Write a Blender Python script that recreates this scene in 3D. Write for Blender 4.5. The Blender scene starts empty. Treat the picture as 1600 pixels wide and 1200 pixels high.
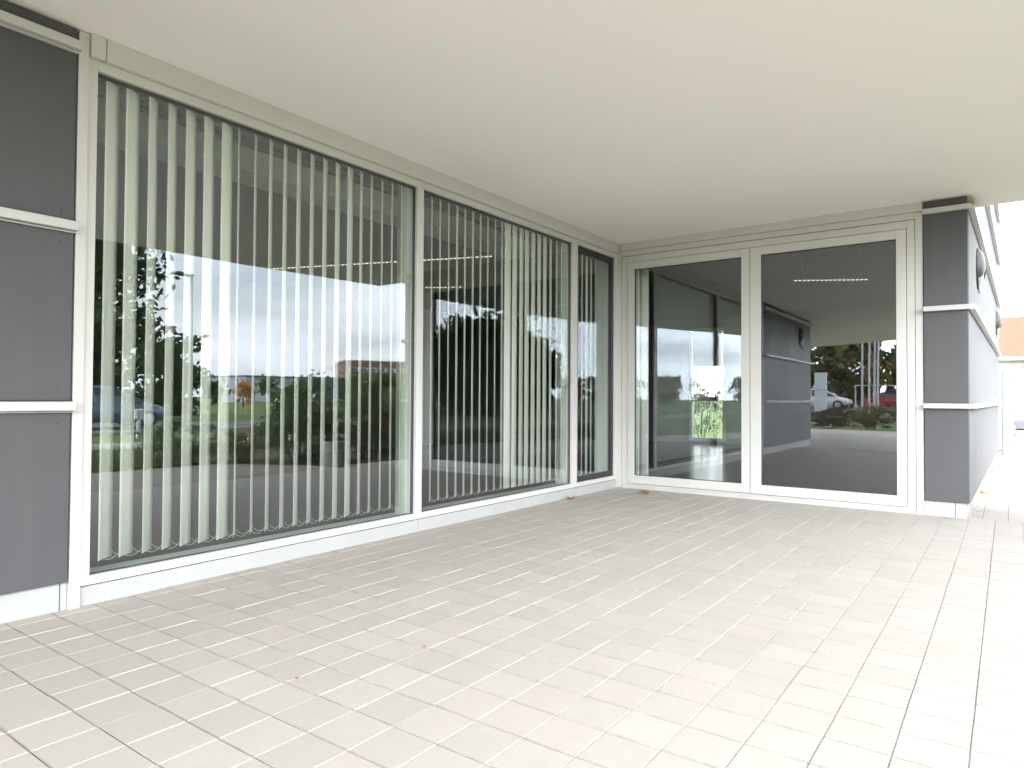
import bpy, math, random
from mathutils import Vector, Matrix
R = math.radians
random.seed(7)
SC = bpy.context.scene
COL = SC.collection

# ------------------------------------------------------------------ camera
cam_d = bpy.data.cameras.new('camera')
cam = bpy.data.objects.new('camera', cam_d)
COL.objects.link(cam)
YAW, PITCH, ROLL = R(36.0178), R(1.1341), R(0.3229)
CAM = Vector((-7.8119, -4.0180, 1.1257))
_d = Vector((math.cos(YAW)*math.cos(PITCH), math.sin(YAW)*math.cos(PITCH), math.sin(PITCH)))
_r = Vector((math.sin(YAW), -math.cos(YAW), 0))
_u = _r.cross(_d)
_r2 = _r*math.cos(ROLL) + _u*math.sin(ROLL)
_u2 = -_r*math.sin(ROLL) + _u*math.cos(ROLL)
m = Matrix.Identity(4)
for i in range(3):
    m[i][0], m[i][1], m[i][2], m[i][3] = _r2[i], _u2[i], -_d[i], CAM[i]
cam.matrix_world = m
cam_d.sensor_width = 36
cam_d.lens = 1066.85/1600*36
cam_d.clip_start = 0.05
cam_d.clip_end = 2000
SC.camera = cam

# ------------------------------------------------------------------ light
SUN_EL, SUN_AZ = R(74), R(228)          # azimuth measured from +x, counter-clockwise: behind the camera
SUN_DIR = Vector((math.cos(SUN_AZ)*math.cos(SUN_EL), math.sin(SUN_AZ)*math.cos(SUN_EL), math.sin(SUN_EL)))
sun_d = bpy.data.lights.new('sun', 'SUN')
sun_d.energy = 1.5
sun_d.angle = R(16)
sun_d.color = (1.0, 0.94, 0.86)
sun = bpy.data.objects.new('sun', sun_d)
COL.objects.link(sun)
sun.rotation_euler = SUN_DIR.to_track_quat('Z', 'Y').to_euler()
sun.location = (0, -20, 30)

w = bpy.data.worlds.new('World')
SC.world = w
w.use_nodes = True
nt = w.node_tree
nt.nodes.clear()
def N(nt, t, **kw):
    n = nt.nodes.new(t)
    for k, v in kw.items():
        setattr(n, k, v)
    return n
def L(nt, a, b):
    nt.links.new(a, b)
def MATH(nt, op, a, b=None, c=None, clamp=False):
    n = N(nt, 'ShaderNodeMath', operation=op, use_clamp=clamp)
    for i, x in enumerate((a, b, c)):
        if x is None:
            continue
        if isinstance(x, (int, float)):
            n.inputs[i].default_value = x
        else:
            L(nt, x, n.inputs[i])
    return n.outputs[0]
def MIXC(nt, fac, a, b, blend='MIX'):
    n = N(nt, 'ShaderNodeMix', data_type='RGBA', blend_type=blend)
    for i, x in ((0, fac), (6, a), (7, b)):
        if isinstance(x, (int, float)):
            n.inputs[i].default_value = x
        elif isinstance(x, tuple):
            n.inputs[i].default_value = (*x, 1) if len(x) == 3 else x
        else:
            L(nt, x, n.inputs[i])
    return n.outputs[2]
def RAMP(nt, fac, stops):
    n = N(nt, 'ShaderNodeValToRGB')
    e = n.color_ramp.elements
    while len(e) < len(stops):
        e.new(0.5)
    for el, (p, c) in zip(e, stops):
        el.position = p
        el.color = (*c, 1) if not isinstance(c, (int, float)) else (c, c, c, 1)
    L(nt, fac, n.inputs[0])
    return n.outputs[0]
def NOISE(nt, vec, scale, detail=4, rough=0.55, dist=0.0):
    n = N(nt, 'ShaderNodeTexNoise')
    n.inputs['Scale'].default_value = scale
    n.inputs['Detail'].default_value = detail
    n.inputs['Roughness'].default_value = rough
    n.inputs['Distortion'].default_value = dist
    L(nt, vec, n.inputs['Vector'])
    return n.outputs['Fac']

sky = N(nt, 'ShaderNodeTexSky', sky_type='NISHITA', sun_disc=False)
sky.sun_elevation = SUN_EL
sky.sun_rotation = R(90) - SUN_AZ
sky.air_density = 1.2
sky.dust_density = 2.0
tc = N(nt, 'ShaderNodeTexCoord')
sep = N(nt, 'ShaderNodeSeparateXYZ')
L(nt, tc.outputs['Generated'], sep.inputs[0])
zz = MATH(nt, 'ADD', MATH(nt, 'MAXIMUM', sep.outputs[2], 0.0), 0.13)
cx = MATH(nt, 'DIVIDE', sep.outputs[0], zz)
cy = MATH(nt, 'DIVIDE', sep.outputs[1], zz)
cb = N(nt, 'ShaderNodeCombineXYZ')
L(nt, cx, cb.inputs[0]); L(nt, cy, cb.inputs[1])
cloud = NOISE(nt, cb.outputs[0], 0.55, 6, 0.55, 0.6)
cfac = RAMP(nt, cloud, [(0.34, 0.45), (0.52, 0.86), (0.66, 1.0)])
dot = N(nt, 'ShaderNodeVectorMath', operation='DOT_PRODUCT')
L(nt, tc.outputs['Generated'], dot.inputs[0])
dot.inputs[1].default_value = Vector((math.cos(R(210))*0.97, math.sin(R(210))*0.97, 0.24))   # bright break in the cloud, low in the west
glow = MATH(nt, 'POWER', MATH(nt, 'MAXIMUM', MATH(nt, 'MULTIPLY_ADD', dot.outputs['Value'], 0.5, 0.5), 0.0), 8.0)
shade = NOISE(nt, cb.outputs[0], 0.9, 5, 0.6, 0.3)
CLOUD_BASE, CLOUD_GLOW = 12.0, 34.0
camp = MATH(nt, 'MULTIPLY', MATH(nt, 'MULTIPLY_ADD', glow, CLOUD_GLOW, CLOUD_BASE), MATH(nt, 'MULTIPLY_ADD', shade, 0.5, 0.75))
ccol = N(nt, 'ShaderNodeMix', data_type='RGBA', blend_type='MULTIPLY')
ccol.inputs[0].default_value = 1
sky_fill = RAMP(nt, MATH(nt, 'MAXIMUM', sep.outputs[2], 0.0), [(0.0, 0.62), (0.2, 0.62), (0.3, 0.84), (0.48, 0.86), (0.64, 0.3), (1.0, 0.15)])   # brightness added half way up the sky, unseen, to light under the canopy
camp = MATH(nt, 'MULTIPLY', camp, MATH(nt, 'MULTIPLY', sky_fill, 2.0))
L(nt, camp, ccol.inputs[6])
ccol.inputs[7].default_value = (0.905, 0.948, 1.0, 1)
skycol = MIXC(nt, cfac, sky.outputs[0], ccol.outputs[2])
bg = N(nt, 'ShaderNodeBackground')
bg.inputs['Strength'].default_value = 0.1
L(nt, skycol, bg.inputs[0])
out = N(nt, 'ShaderNodeOutputWorld')
L(nt, bg.outputs[0], out.inputs[0])

SC.view_settings.view_transform = 'Standard'
SC.view_settings.look = 'None'
SC.view_settings.gamma = 1
SC.view_settings.exposure = 1.89
SC.render.engine = 'CYCLES'
cyc = SC.cycles
cyc.max_bounces = 14
cyc.diffuse_bounces = 5
cyc.glossy_bounces = 6
cyc.transmission_bounces = 8
cyc.transparent_max_bounces = 24
cyc.caustics_reflective = False
cyc.caustics_refractive = False
cyc.sample_clamp_indirect = 6
cyc.use_denoising = True

# ------------------------------------------------------------------ materials
def mat(name):
    mt = bpy.data.materials.new(name)
    mt.use_nodes = True
    t = mt.node_tree
    b = t.nodes['Principled BSDF']
    return mt, t, b
def pos(t):
    return N(t, 'ShaderNodeNewGeometry').outputs['Position']
def BUMP(t, b, h, strength, dist=0.01):
    n = N(t, 'ShaderNodeBump')
    n.inputs['Strength'].default_value = strength
    n.inputs['Distance'].default_value = dist
    L(t, h, n.inputs['Height'])
    L(t, n.outputs[0], b.inputs['Normal'])
def simple(name, col, rough=0.5, metal=0.0, var=0.08, scale=3.0, spec=0.5, bump=0.0, bscale=60, coat=0.0):
    mt, t, b = mat(name)
    p = pos(t)
    n = NOISE(t, p, scale, 5, 0.6)
    lo = tuple(max(0, c*(1-var)) for c in col)
    hi = tuple(min(1, c*(1+var)) for c in col)
    L(t, RAMP(t, n, [(0.3, lo), (0.7, hi)]), b.inputs['Base Color'])
    rn = MATH(t, 'MULTIPLY_ADD', n, 0.12, rough-0.06)
    L(t, rn, b.inputs['Roughness'])
    b.inputs['Metallic'].default_value = metal
    b.inputs['Specular IOR Level'].default_value = spec
    b.inputs['Coat Weight'].default_value = coat
    if bump:
        BUMP(t, b, NOISE(t, p, bscale, 3), bump, 0.004)
    return mt
def leafmat(name, cols, rough=0.6):
    mt, t, b = mat(name)
    g = N(t, 'ShaderNodeNewGeometry')
    rnd = g.outputs['Random Per Island']
    n = NOISE(t, g.outputs['Position'], 0.9, 3)
    f = MATH(t, 'ADD', MATH(t, 'MULTIPLY', rnd, 0.6), MATH(t, 'MULTIPLY', n, 0.4))
    k = len(cols)
    L(t, RAMP(t, f, [(0.15+0.7*i/(k-1), c) for i, c in enumerate(cols)]), b.inputs['Base Color'])
    b.inputs['Roughness'].default_value = rough
    b.inputs['Specular IOR Level'].default_value = 0.25
    tr = N(t, 'ShaderNodeBsdfTranslucent')
    tr.inputs[0].default_value = (*[c*1.2 for c in cols[-1]], 1)
    mx = N(t, 'ShaderNodeMixShader')
    mx.inputs[0].default_value = 0.25
    L(t, b.outputs[0], mx.inputs[1]); L(t, tr.outputs[0], mx.inputs[2])
    L(t, mx.outputs[0], t.nodes['Material Output'].inputs[0])
    return mt
def glassmat(name, f0, tint, trans=1.0):
    mt = bpy.data.materials.new(name)
    mt.use_nodes = True
    t = mt.node_tree
    t.nodes.clear()
    g = N(t, 'ShaderNodeNewGeometry')
    d = N(t, 'ShaderNodeVectorMath', operation='DOT_PRODUCT')
    L(t, g.outputs['Normal'], d.inputs[0]); L(t, g.outputs['Incoming'], d.inputs[1])
    c = MATH(t, 'ABSOLUTE', d.outputs['Value'])
    s = MATH(t, 'POWER', MATH(t, 'SUBTRACT', 1.0, c, clamp=True), 5.0)
    f = MATH(t, 'MULTIPLY_ADD', s, 1.0-f0, f0, clamp=True)
    gl = N(t, 'ShaderNodeBsdfGlossy')
    gl.inputs['Roughness'].default_value = 0.0
    gl.inputs['Color'].default_value = (0.92, 0.96, 1.0, 1)
    wob = NOISE(t, g.outputs['Position'], 0.8, 1)
    bn = N(t, 'ShaderNodeBump')
    bn.inputs['Strength'].default_value = 0.03
    bn.inputs['Distance'].default_value = 0.02
    L(t, wob, bn.inputs['Height']); L(t, bn.outputs[0], gl.inputs['Normal'])
    tp = N(t, 'ShaderNodeBsdfTransparent')
    tp.inputs[0].default_value = (*tint, 1)
    mx = N(t, 'ShaderNodeMixShader')
    L(t, f, mx.inputs[0]); L(t, tp.outputs[0], mx.inputs[1]); L(t, gl.outputs[0], mx.inputs[2])
    o = N(t, 'ShaderNodeOutputMaterial')
    L(t, mx.outputs[0], o.inputs[0])
    return mt

M = {}
M['glass'] = glassmat('insulating glass', 0.098, (0.99, 0.997, 0.988))
M['glass_back'] = glassmat('clear glass', 0.05, (0.96, 0.98, 0.97))
M['alu'] = simple('powder coated aluminium', (0.58, 0.568, 0.535), 0.42, var=0.03, scale=1.5)
M['alu_rail'] = simple('white rail', (0.53, 0.522, 0.50), 0.4, var=0.03)
M['plinth'] = simple('white plinth render', (0.41, 0.407, 0.395), 0.7, var=0.05, scale=5, bump=0.1)
def cladding():
    mt, t, b = mat('grey fibre cement cladding')
    p = pos(t)
    mp = N(t, 'ShaderNodeMapping'); mp.inputs['Scale'].default_value = (7, 7, 0.35); L(t, p, mp.inputs['Vector'])
    a = NOISE(t, p, 1.1, 5, 0.65); st = NOISE(t, mp.outputs[0], 1.0, 5, 0.6); sp = NOISE(t, p, 9, 6, 0.7, 0.5)
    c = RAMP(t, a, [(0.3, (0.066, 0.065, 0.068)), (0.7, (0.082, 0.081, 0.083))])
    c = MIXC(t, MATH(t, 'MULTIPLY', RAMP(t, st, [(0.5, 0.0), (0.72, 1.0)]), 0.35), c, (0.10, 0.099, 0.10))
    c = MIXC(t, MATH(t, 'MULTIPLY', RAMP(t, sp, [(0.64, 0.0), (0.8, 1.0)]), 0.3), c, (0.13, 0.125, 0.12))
    L(t, c, b.inputs['Base Color'])
    L(t, MATH(t, 'MULTIPLY_ADD', a, 0.25, 0.38), b.inputs['Roughness'])
    BUMP(t, b, MATH(t, 'ADD', NOISE(t, p, 160, 2), MATH(t, 'MULTIPLY', NOISE(t, p, 0.9, 2), 6.0)), 0.06, 0.004)
    return mt
M['panel'] = cladding()
M['panel_side'] = simple('grey fibre cement cladding gable', (0.21, 0.21, 0.212), 0.75, var=0.06, scale=1.3, spec=0.15)  # gable copy of the cladding, colour lightened in place of grazing sky sheen
M['black'] = simple('black casement', (0.025, 0.025, 0.027), 0.4)
M['gasket'] = simple('dark gasket', (0.06, 0.066, 0.066), 0.6)
M['blind'] = None
def blind():
    mt, t, b = mat('pale blind fabric')
    p = pos(t)
    n = NOISE(t, p, 40, 3)
    L(t, RAMP(t, n, [(0.3, (0.87, 0.92, 0.83)), (0.7, (0.91, 0.95, 0.87))]), b.inputs['Base Color'])
    b.inputs['Roughness'].default_value = 0.85
    tr = N(t, 'ShaderNodeBsdfTranslucent')
    tr.inputs[0].default_value = (0.82, 0.88, 0.74, 1)
    mx = N(t, 'ShaderNodeMixShader')
    mx.inputs[0].default_value = 0.14
    L(t, b.outputs[0], mx.inputs[1]); L(t, tr.outputs[0], mx.inputs[2])
    L(t, mx.outputs[0], t.nodes['Material Output'].inputs[0])
    return mt
M['blind'] = blind()
M['chain'] = simple('white bead chain', (0.75, 0.76, 0.72), 0.5)
M['int_wall'] = simple('interior wall paint', (0.22, 0.22, 0.21), 0.8, var=0.05)
M['int_white'] = simple('interior white', (0.5, 0.55, 0.48), 0.7, var=0.04)
M['beam'] = simple('white beam paint', (0.85, 0.86, 0.82), 0.7, var=0.03)
M['int_ceiling'] = simple('interior ceiling', (0.22, 0.22, 0.21), 0.8, var=0.06)
M['int_dark'] = simple('interior dark', (0.05, 0.055, 0.055), 0.6)
M['int_floor'] = simple('polished interior floor', (0.06, 0.062, 0.06), 0.16, var=0.1, scale=2)
M['lamp_dark'] = simple('lamp grey', (0.04, 0.04, 0.042), 0.45)
M['lamp_glass'] = simple('lamp opal', (0.35, 0.35, 0.345), 0.3)
M['steel'] = simple('galvanised steel', (0.45, 0.47, 0.49), 0.45, metal=0.6)
M['fence_steel'] = simple('weathered fence steel', (0.25, 0.265, 0.28), 0.6)
M['steel_w'] = simple('white painted steel', (0.72, 0.73, 0.74), 0.4)
M['rubber'] = simple('tyre rubber', (0.02, 0.02, 0.02), 0.8)
M['rim'] = simple('alloy rim', (0.5, 0.5, 0.52), 0.35, metal=0.7)
M['carglass'] = simple('car glass', (0.03, 0.04, 0.045), 0.08, spec=0.8)
M['car_blue'] = simple('blue grey car paint', (0.09, 0.14, 0.21), 0.3, coat=0.6, var=0.03)
M['car_white'] = simple('white car paint', (0.75, 0.77, 0.8), 0.3, coat=0.5, var=0.03)
M['car_red'] = simple('red car paint', (0.35, 0.03, 0.05), 0.3, coat=0.5, var=0.03)
M['car_dark'] = simple('dark car paint', (0.05, 0.055, 0.07), 0.3, coat=0.5, var=0.03)
M['bark'] = simple('bark', (0.07, 0.055, 0.04), 0.9, var=0.3, scale=8, bump=0.6, bscale=20)
M['concrete'] = simple('precast concrete', (0.32, 0.31, 0.29), 0.85, var=0.12, scale=6, bump=0.3)
M['leaf_dark'] = leafmat('dark leaves', [(0.02, 0.035, 0.014), (0.04, 0.068, 0.024), (0.075, 0.11, 0.04)])
M['leaf_shrub'] = leafmat('shrub leaves', [(0.045, 0.07, 0.03), (0.09, 0.14, 0.05), (0.15, 0.20, 0.08)])
M['leaf_mid'] = leafmat('green leaves', [(0.04, 0.06, 0.02), (0.08, 0.11, 0.04), (0.13, 0.16, 0.06)])
M['leaf_olive'] = leafmat('olive leaves', [(0.09, 0.09, 0.04), (0.18, 0.17, 0.08), (0.27, 0.24, 0.12)])
M['leaf_brown'] = leafmat('brown shrub leaves', [(0.05, 0.035, 0.025), (0.10, 0.07, 0.045), (0.15, 0.11, 0.07)])
M['leaf_orange'] = leafmat('autumn leaves', [(0.25, 0.09, 0.02), (0.42, 0.2, 0.03), (0.5, 0.28, 0.05)])
M['leaf_yellow'] = leafmat('yellowing leaves', [(0.16, 0.10, 0.03), (0.26, 0.16, 0.04), (0.32, 0.22, 0.07)])
M['grass'] = leafmat('grass blades', [(0.04, 0.07, 0.018), (0.075, 0.11, 0.03), (0.13, 0.15, 0.06)])
M['dry'] = leafmat('dry fallen leaf', [(0.30, 0.13, 0.05), (0.45, 0.22, 0.10)])
M['roof_o'] = simple('orange roof tiles', (0.30, 0.088, 0.056), 0.8, var=0.15, scale=4)
M['wall_w'] = simple('white house render', (0.75, 0.75, 0.74), 0.9)
M['hall_grey'] = simple('pale grey hall cladding', (0.36, 0.38, 0.42), 0.6)
M['hall_blue'] = simple('slate blue hall cladding', (0.09, 0.11, 0.17), 0.5)
M['brick'] = simple('red brown facade', (0.21, 0.115, 0.095), 0.8, var=0.15, scale=2)
M['win_dark'] = simple('dark window band', (0.06, 0.07, 0.09), 0.15)
M['white_band'] = simple('white facade band', (0.6, 0.62, 0.64), 0.6)
M['red'] = simple('red paint', (0.55, 0.06, 0.05), 0.5)
M['container'] = simple('dark grey container', (0.13, 0.135, 0.16), 0.6)
M['blue_rail'] = simple('light blue railing', (0.25, 0.42, 0.6), 0.5)
M['sign_w'] = simple('white sign face', (0.78, 0.8, 0.84), 0.35)
M['paper_blind'] = simple('white roller blind', (0.8, 0.85, 0.82), 0.8)

def plaster():
    mt, t, b = mat('white soffit plaster')
    p = pos(t)
    n = NOISE(t, p, 0.35, 4, 0.6)
    n2 = NOISE(t, p, 2.6, 5, 0.65)
    c = RAMP(t, n, [(0.3, (0.925, 0.893, 0.855)), (0.7, (0.945, 0.913, 0.88))])
    c = MIXC(t, MATH(t, 'MULTIPLY', RAMP(t, n2, [(0.62, 0.0), (0.8, 1.0)]), 0.25), c, (0.84, 0.815, 0.765))
    L(t, c, b.inputs['Base Color'])
    b.inputs['Roughness'].default_value = 0.9
    BUMP(t, b, MATH(t, 'ADD', NOISE(t, p, 180, 2), MATH(t, 'MULTIPLY', NOISE(t, p, 3, 3), 3.0)), 0.12, 0.004)
    return mt
M['plaster'] = plaster()

PX0, PY0, PS = -0.14, -0.11, 0.20      # joint phase and paver size
def cellmath(t, px0, py0):
    g = pos(t)
    s = N(t, 'ShaderNodeSeparateXYZ'); L(t, g, s.inputs[0])
    ux = MATH(t, 'DIVIDE', MATH(t, 'SUBTRACT', s.outputs[0], px0), PS)
    uy = MATH(t, 'DIVIDE', MATH(t, 'SUBTRACT', s.outputs[1], py0), PS)
    c = N(t, 'ShaderNodeCombineXYZ')
    L(t, MATH(t, 'FLOOR', ux), c.inputs[0]); L(t, MATH(t, 'FLOOR', uy), c.inputs[1])
    wn = N(t, 'ShaderNodeTexWhiteNoise', noise_dimensions='2D')
    L(t, c.outputs[0], wn.inputs['Vector'])
    fx = MATH(t, 'FRACT', ux); fy = MATH(t, 'FRACT', uy)
    ex = MATH(t, 'MINIMUM', fx, MATH(t, 'SUBTRACT', 1.0, fx))
    ey = MATH(t, 'MINIMUM', fy, MATH(t, 'SUBTRACT', 1.0, fy))
    return g, wn, ex, ey
def pavermat(name, dark=1.0, joints=False, px0=PX0, py0=PY0):
    mt, t, b = mat(name)
    g, wn, ex, ey = cellmath(t, px0, py0)
    c = RAMP(t, wn.outputs['Value'], [(0.0, (0.429*dark, 0.394*dark, 0.361*dark)), (0.35, (0.449*dark, 0.411*dark, 0.376*dark)),
                                      (0.6, (0.457*dark, 0.418*dark, 0.382*dark)), (0.85, (0.469*dark, 0.419*dark, 0.387*dark)), (1.0, (0.478*dark, 0.439*dark, 0.407*dark))])
    n1 = NOISE(t, g, 1.1, 5, 0.6)
    n2 = NOISE(t, g, 14, 5, 0.65)
    n3 = NOISE(t, g, 220, 2, 0.6)
    c = MIXC(t, MATH(t, 'MULTIPLY', RAMP(t, n1, [(0.45, 0.0), (0.75, 1.0)]), 0.35), c, (0.40*dark, 0.37*dark, 0.325*dark))
    c = MIXC(t, MATH(t, 'MULTIPLY', RAMP(t, n2, [(0.35, 1.0), (0.6, 0.0)]), 0.16), c, (0.35*dark, 0.33*dark, 0.29*dark))
    c = MIXC(t, MATH(t, 'MULTIPLY', RAMP(t, n2, [(0.66, 0.0), (0.8, 1.0)]), 0.35), c, (0.62*dark, 0.61*dark, 0.595*dark))
    c = MIXC(t, MATH(t, 'MULTIPLY', n3, 0.15), c, (0.34*dark, 0.325*dark, 0.30*dark))
    st = NOISE(t, g, 0.55, 6, 0.7, 0.8)
    c = MIXC(t, MATH(t, 'MULTIPLY', RAMP(t, st, [(0.54, 0.0), (0.66, 1.0)]), 0.22), c, (0.39*dark, 0.35*dark, 0.30*dark))
    ef = NOISE(t, g, 3.2, 6, 0.75, 1.2)
    c = MIXC(t, MATH(t, 'MULTIPLY', RAMP(t, ef, [(0.66, 0.0), (0.74, 1.0)]), 0.4), c, (0.66*dark, 0.65*dark, 0.635*dark))
    jd = MATH(t, 'MULTIPLY', MATH(t, 'LESS_THAN', ex, 0.028), RAMP(t, NOISE(t, g, 9, 4, 0.7), [(0.3, 0.3), (0.6, 0.8)]))
    c = MIXC(t, jd, c, (0.27*dark, 0.25*dark, 0.215*dark))
    if joints:
        jx = MATH(t, 'LESS_THAN', ex, 0.02); jy = MATH(t, 'LESS_THAN', ey, 0.02)
        c = MIXC(t, MATH(t, 'MAXIMUM', jx, jy), c, (0.22*dark, 0.20*dark, 0.17*dark))
    L(t, c, b.inputs['Base Color'])
    b.inputs['Roughness'].default_value = 0.75
    b.inputs['Specular IOR Level'].default_value = 0.35
    BUMP(t, b, MATH(t, 'ADD', n3, MATH(t, 'MULTIPLY', n2, 1.5)), 0.15, 0.003)
    return mt
M['paver'] = pavermat('beige concrete pavers')
M['paver_far'] = pavermat('beige concrete pavers beyond', 1.0, True)
M['paver_dark'] = pavermat('dark grey pavers', 0.5, True)
def sandmat():
    mt, t, b = mat('joint sand')
    g, wn, ex, ey = cellmath(t, PX0, PY0)
    n = NOISE(t, g, 5, 5, 0.7)
    n2 = NOISE(t, g, 60, 3, 0.7)
    light = MIXC(t, RAMP(t, n2, [(0.4, 0.0), (0.65, 1.0)]), (0.36, 0.34, 0.295), (0.50, 0.48, 0.435))
    dark = MIXC(t, RAMP(t, n, [(0.38, 0.0), (0.62, 1.0)]), (0.16, 0.145, 0.12), (0.44, 0.41, 0.35))
    c = MIXC(t, MATH(t, 'GREATER_THAN', ex, ey), dark, light)
    L(t, c, b.inputs['Base Color'])
    b.inputs['Roughness'].default_value = 0.95
    return mt
M['sand'] = sandmat()
def groundmat(name, cols, scale, bump=0.3):
    mt, t, b = mat(name)
    p = pos(t)
    n = MATH(t, 'ADD', MATH(t, 'MULTIPLY', NOISE(t, p, scale, 6, 0.7), 0.6), MATH(t, 'MULTIPLY', NOISE(t, p, scale*9, 4, 0.7), 0.4))
    k = len(cols)
    L(t, RAMP(t, n, [(0.3+0.4*i/(k-1), c) for i, c in enumerate(cols)]), b.inputs['Base Color'])
    b.inputs['Roughness'].default_value = 0.9
    b.inputs['Specular IOR Level'].default_value = 0.2
    BUMP(t, b, NOISE(t, p, 30, 4), bump, 0.03)
    return mt
M['lawn'] = groundmat('meadow', [(0.065, 0.10, 0.025), (0.11, 0.16, 0.045), (0.16, 0.19, 0.075)], 0.35)
M['asphalt'] = groundmat('asphalt', [(0.13, 0.13, 0.135), (0.17, 0.17, 0.175)], 1.5, 0.15)
M['walk'] = groundmat('pale footpath', [(0.30, 0.295, 0.29), (0.36, 0.355, 0.35)], 2, 0.15)
M['soil'] = groundmat('planting soil', [(0.035, 0.028, 0.02), (0.07, 0.06, 0.035), (0.06, 0.08, 0.03)], 3)

# ------------------------------------------------------------------ mesh helpers
class MB:
    def __init__(self):
        self.v, self.f, self.mi = [], [], []
    def add(self, vs, fs, mi=0):
        o = len(self.v)
        self.v += [tuple(x) for x in vs]
        self.f += [tuple(i+o for i in f) for f in fs]
        self.mi += [mi]*len(fs)
        return self
    def box(self, x0, y0, z0, x1, y1, z1, mi=0):
        x0, x1 = min(x0, x1), max(x0, x1); y0, y1 = min(y0, y1), max(y0, y1); z0, z1 = min(z0, z1), max(z0, z1)
        vs = [(x0,y0,z0),(x1,y0,z0),(x1,y1,z0),(x0,y1,z0),(x0,y0,z1),(x1,y0,z1),(x1,y1,z1),(x0,y1,z1)]
        return self.add(vs, [(3,2,1,0),(4,5,6,7),(0,1,5,4),(1,2,6,5),(2,3,7,6),(3,0,4,7)], mi)
    def obox(self, p, q, half_w, z0, z1, mi=0):
        """box along the plan line p-q, half_w to both sides"""
        p, q = Vector(p), Vector(q)
        n = Vector((-(q-p).y, (q-p).x)).normalized()*half_w
        return self.prism([p-n, q-n, q+n, p+n], z0, z1, mi)
    def prism(self, poly, z0, z1, mi=0):
        a = sum(poly[i][0]*poly[(i+1)%len(poly)][1]-poly[(i+1)%len(poly)][0]*poly[i][1] for i in range(len(poly)))
        if a < 0:
            poly = poly[::-1]
        n = len(poly)
        vs = [(p[0], p[1], z0) for p in poly]+[(p[0], p[1], z1) for p in poly]
        fs = [tuple(range(n))[::-1], tuple(range(n, 2*n))]
        fs += [(i, (i+1)%n, n+(i+1)%n, n+i) for i in range(n)]
        return self.add(vs, fs, mi)
    def tube(self, pts, rad, n=8, mi=0):
        pts = [Vector(p) for p in pts]
        rs = rad if isinstance(rad, (list, tuple)) else [rad]*len(pts)
        vs, fs = [], []
        ref = Vector((0, 0, 1))
        for i, p in enumerate(pts):
            d = (pts[min(i+1, len(pts)-1)]-pts[max(i-1, 0)]).normalized()
            a = d.cross(ref)
            if a.length < 0.05:
                a = d.cross(Vector((1, 0, 0)))
            a.normalize(); b = a.cross(d)
            for k in range(n):
                t = 2*math.pi*k/n
                vs.append(p+(a*math.cos(t)+b*math.sin(t))*rs[i])
        for i in range(len(pts)-1):
            for k in range(n):
                fs.append((i*n+k, i*n+(k+1)%n, (i+1)*n+(k+1)%n, (i+1)*n+k))
        fs.append(tuple(range(n))[::-1]); fs.append(tuple(range((len(pts)-1)*n, len(pts)*n)))
        return self.add(vs, fs, mi)
    def lathe(self, prof, mat4, n=24, mi=0, a0=0.0, a1=2*math.pi):
        full = abs(a1-a0-2*math.pi) < 1e-4
        k = n if full else n+1
        vs, fs = [], []
        for r, z in prof:
            for j in range(k):
                t = a0+(a1-a0)*j/n
                vs.append(mat4 @ Vector((r*math.cos(t), r*math.sin(t), z)))
        for i in range(len(prof)-1):
            for j in range(n):
                fs.append((i*k+j, i*k+(j+1)%k, (i+1)*k+(j+1)%k, (i+1)*k+j))
        return self.add(vs, fs, mi)
    def build(self, name, mats, parent=None, smooth=False, bevel=0.0, seg=2):
        me = bpy.data.meshes.new(name)
        me.from_pydata(self.v, [], self.f)
        for x in (mats if isinstance(mats, (list, tuple)) else [mats]):
            me.materials.append(x)
        if any(self.mi):
            me.polygons.foreach_set('material_index', self.mi)
        if smooth:
            me.polygons.foreach_set('use_smooth', [True]*len(self.f))
        me.update()
        o = bpy.data.objects.new(name, me)
        COL.objects.link(o)
        if parent:
            o.parent = parent
            o.matrix_parent_inverse = Matrix.Translation(parent_world(parent)).inverted() if parent_world(parent).length else Matrix.Identity(4)
        if bevel:
            md = o.modifiers.new('edge', 'BEVEL')
            md.width = bevel; md.segments = seg; md.limit_method = 'ANGLE'; md.harden_normals = False
        return o
def parent_world(o):
    v = Vector(o.location)
    while o.parent:
        o = o.parent
        v += Vector(o.location)
    return v
def tag(o, label=None, cat=None, group=None, kind=None):
    if label: o['label'] = label
    if cat: o['category'] = cat
    if group: o['group'] = group
    if kind: o['kind'] = kind
    return o
def thing(name, label, cat, loc=(0, 0, 0), group=None):
    o = bpy.data.objects.new(name, None)
    COL.objects.link(o)
    o.location = loc
    o.empty_display_size = 0.2
    return tag(o, label, cat, group)
def copy_tree(o, loc, rz=0.0, sc=1.0):
    def cp(x, par):
        c = x.copy(); COL.objects.link(c)
        if par: c.parent = par
        for ch in x.children: cp(ch, c)
        return c
    c = cp(o, None)
    c.location = loc; c.rotation_euler = (0, 0, rz); c.scale = (sc, sc, sc)
    return c
def struct(name, mb, mt, **kw):
    return tag(mb.build(name, mt, **kw), kind='structure')

def ray(u, v):
    return _d + _r2*((u-800)/1066.85) - _u2*((v-600)/1066.85)
def onz(u, v, z=0.0):
    r = ray(u, v); return CAM + r*((z-CAM.z)/r.z)
def onx(u, v, x=0.0):
    r = ray(u, v); return CAM + r*((x-CAM.x)/r.x)
def ony(u, v, y=0.0):
    r = ray(u, v); return CAM + r*((y-CAM.y)/r.y)

def by(u, x): return onx(u, 600, -x).y      # y of a thing at x that the door mirrors at column u

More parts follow.
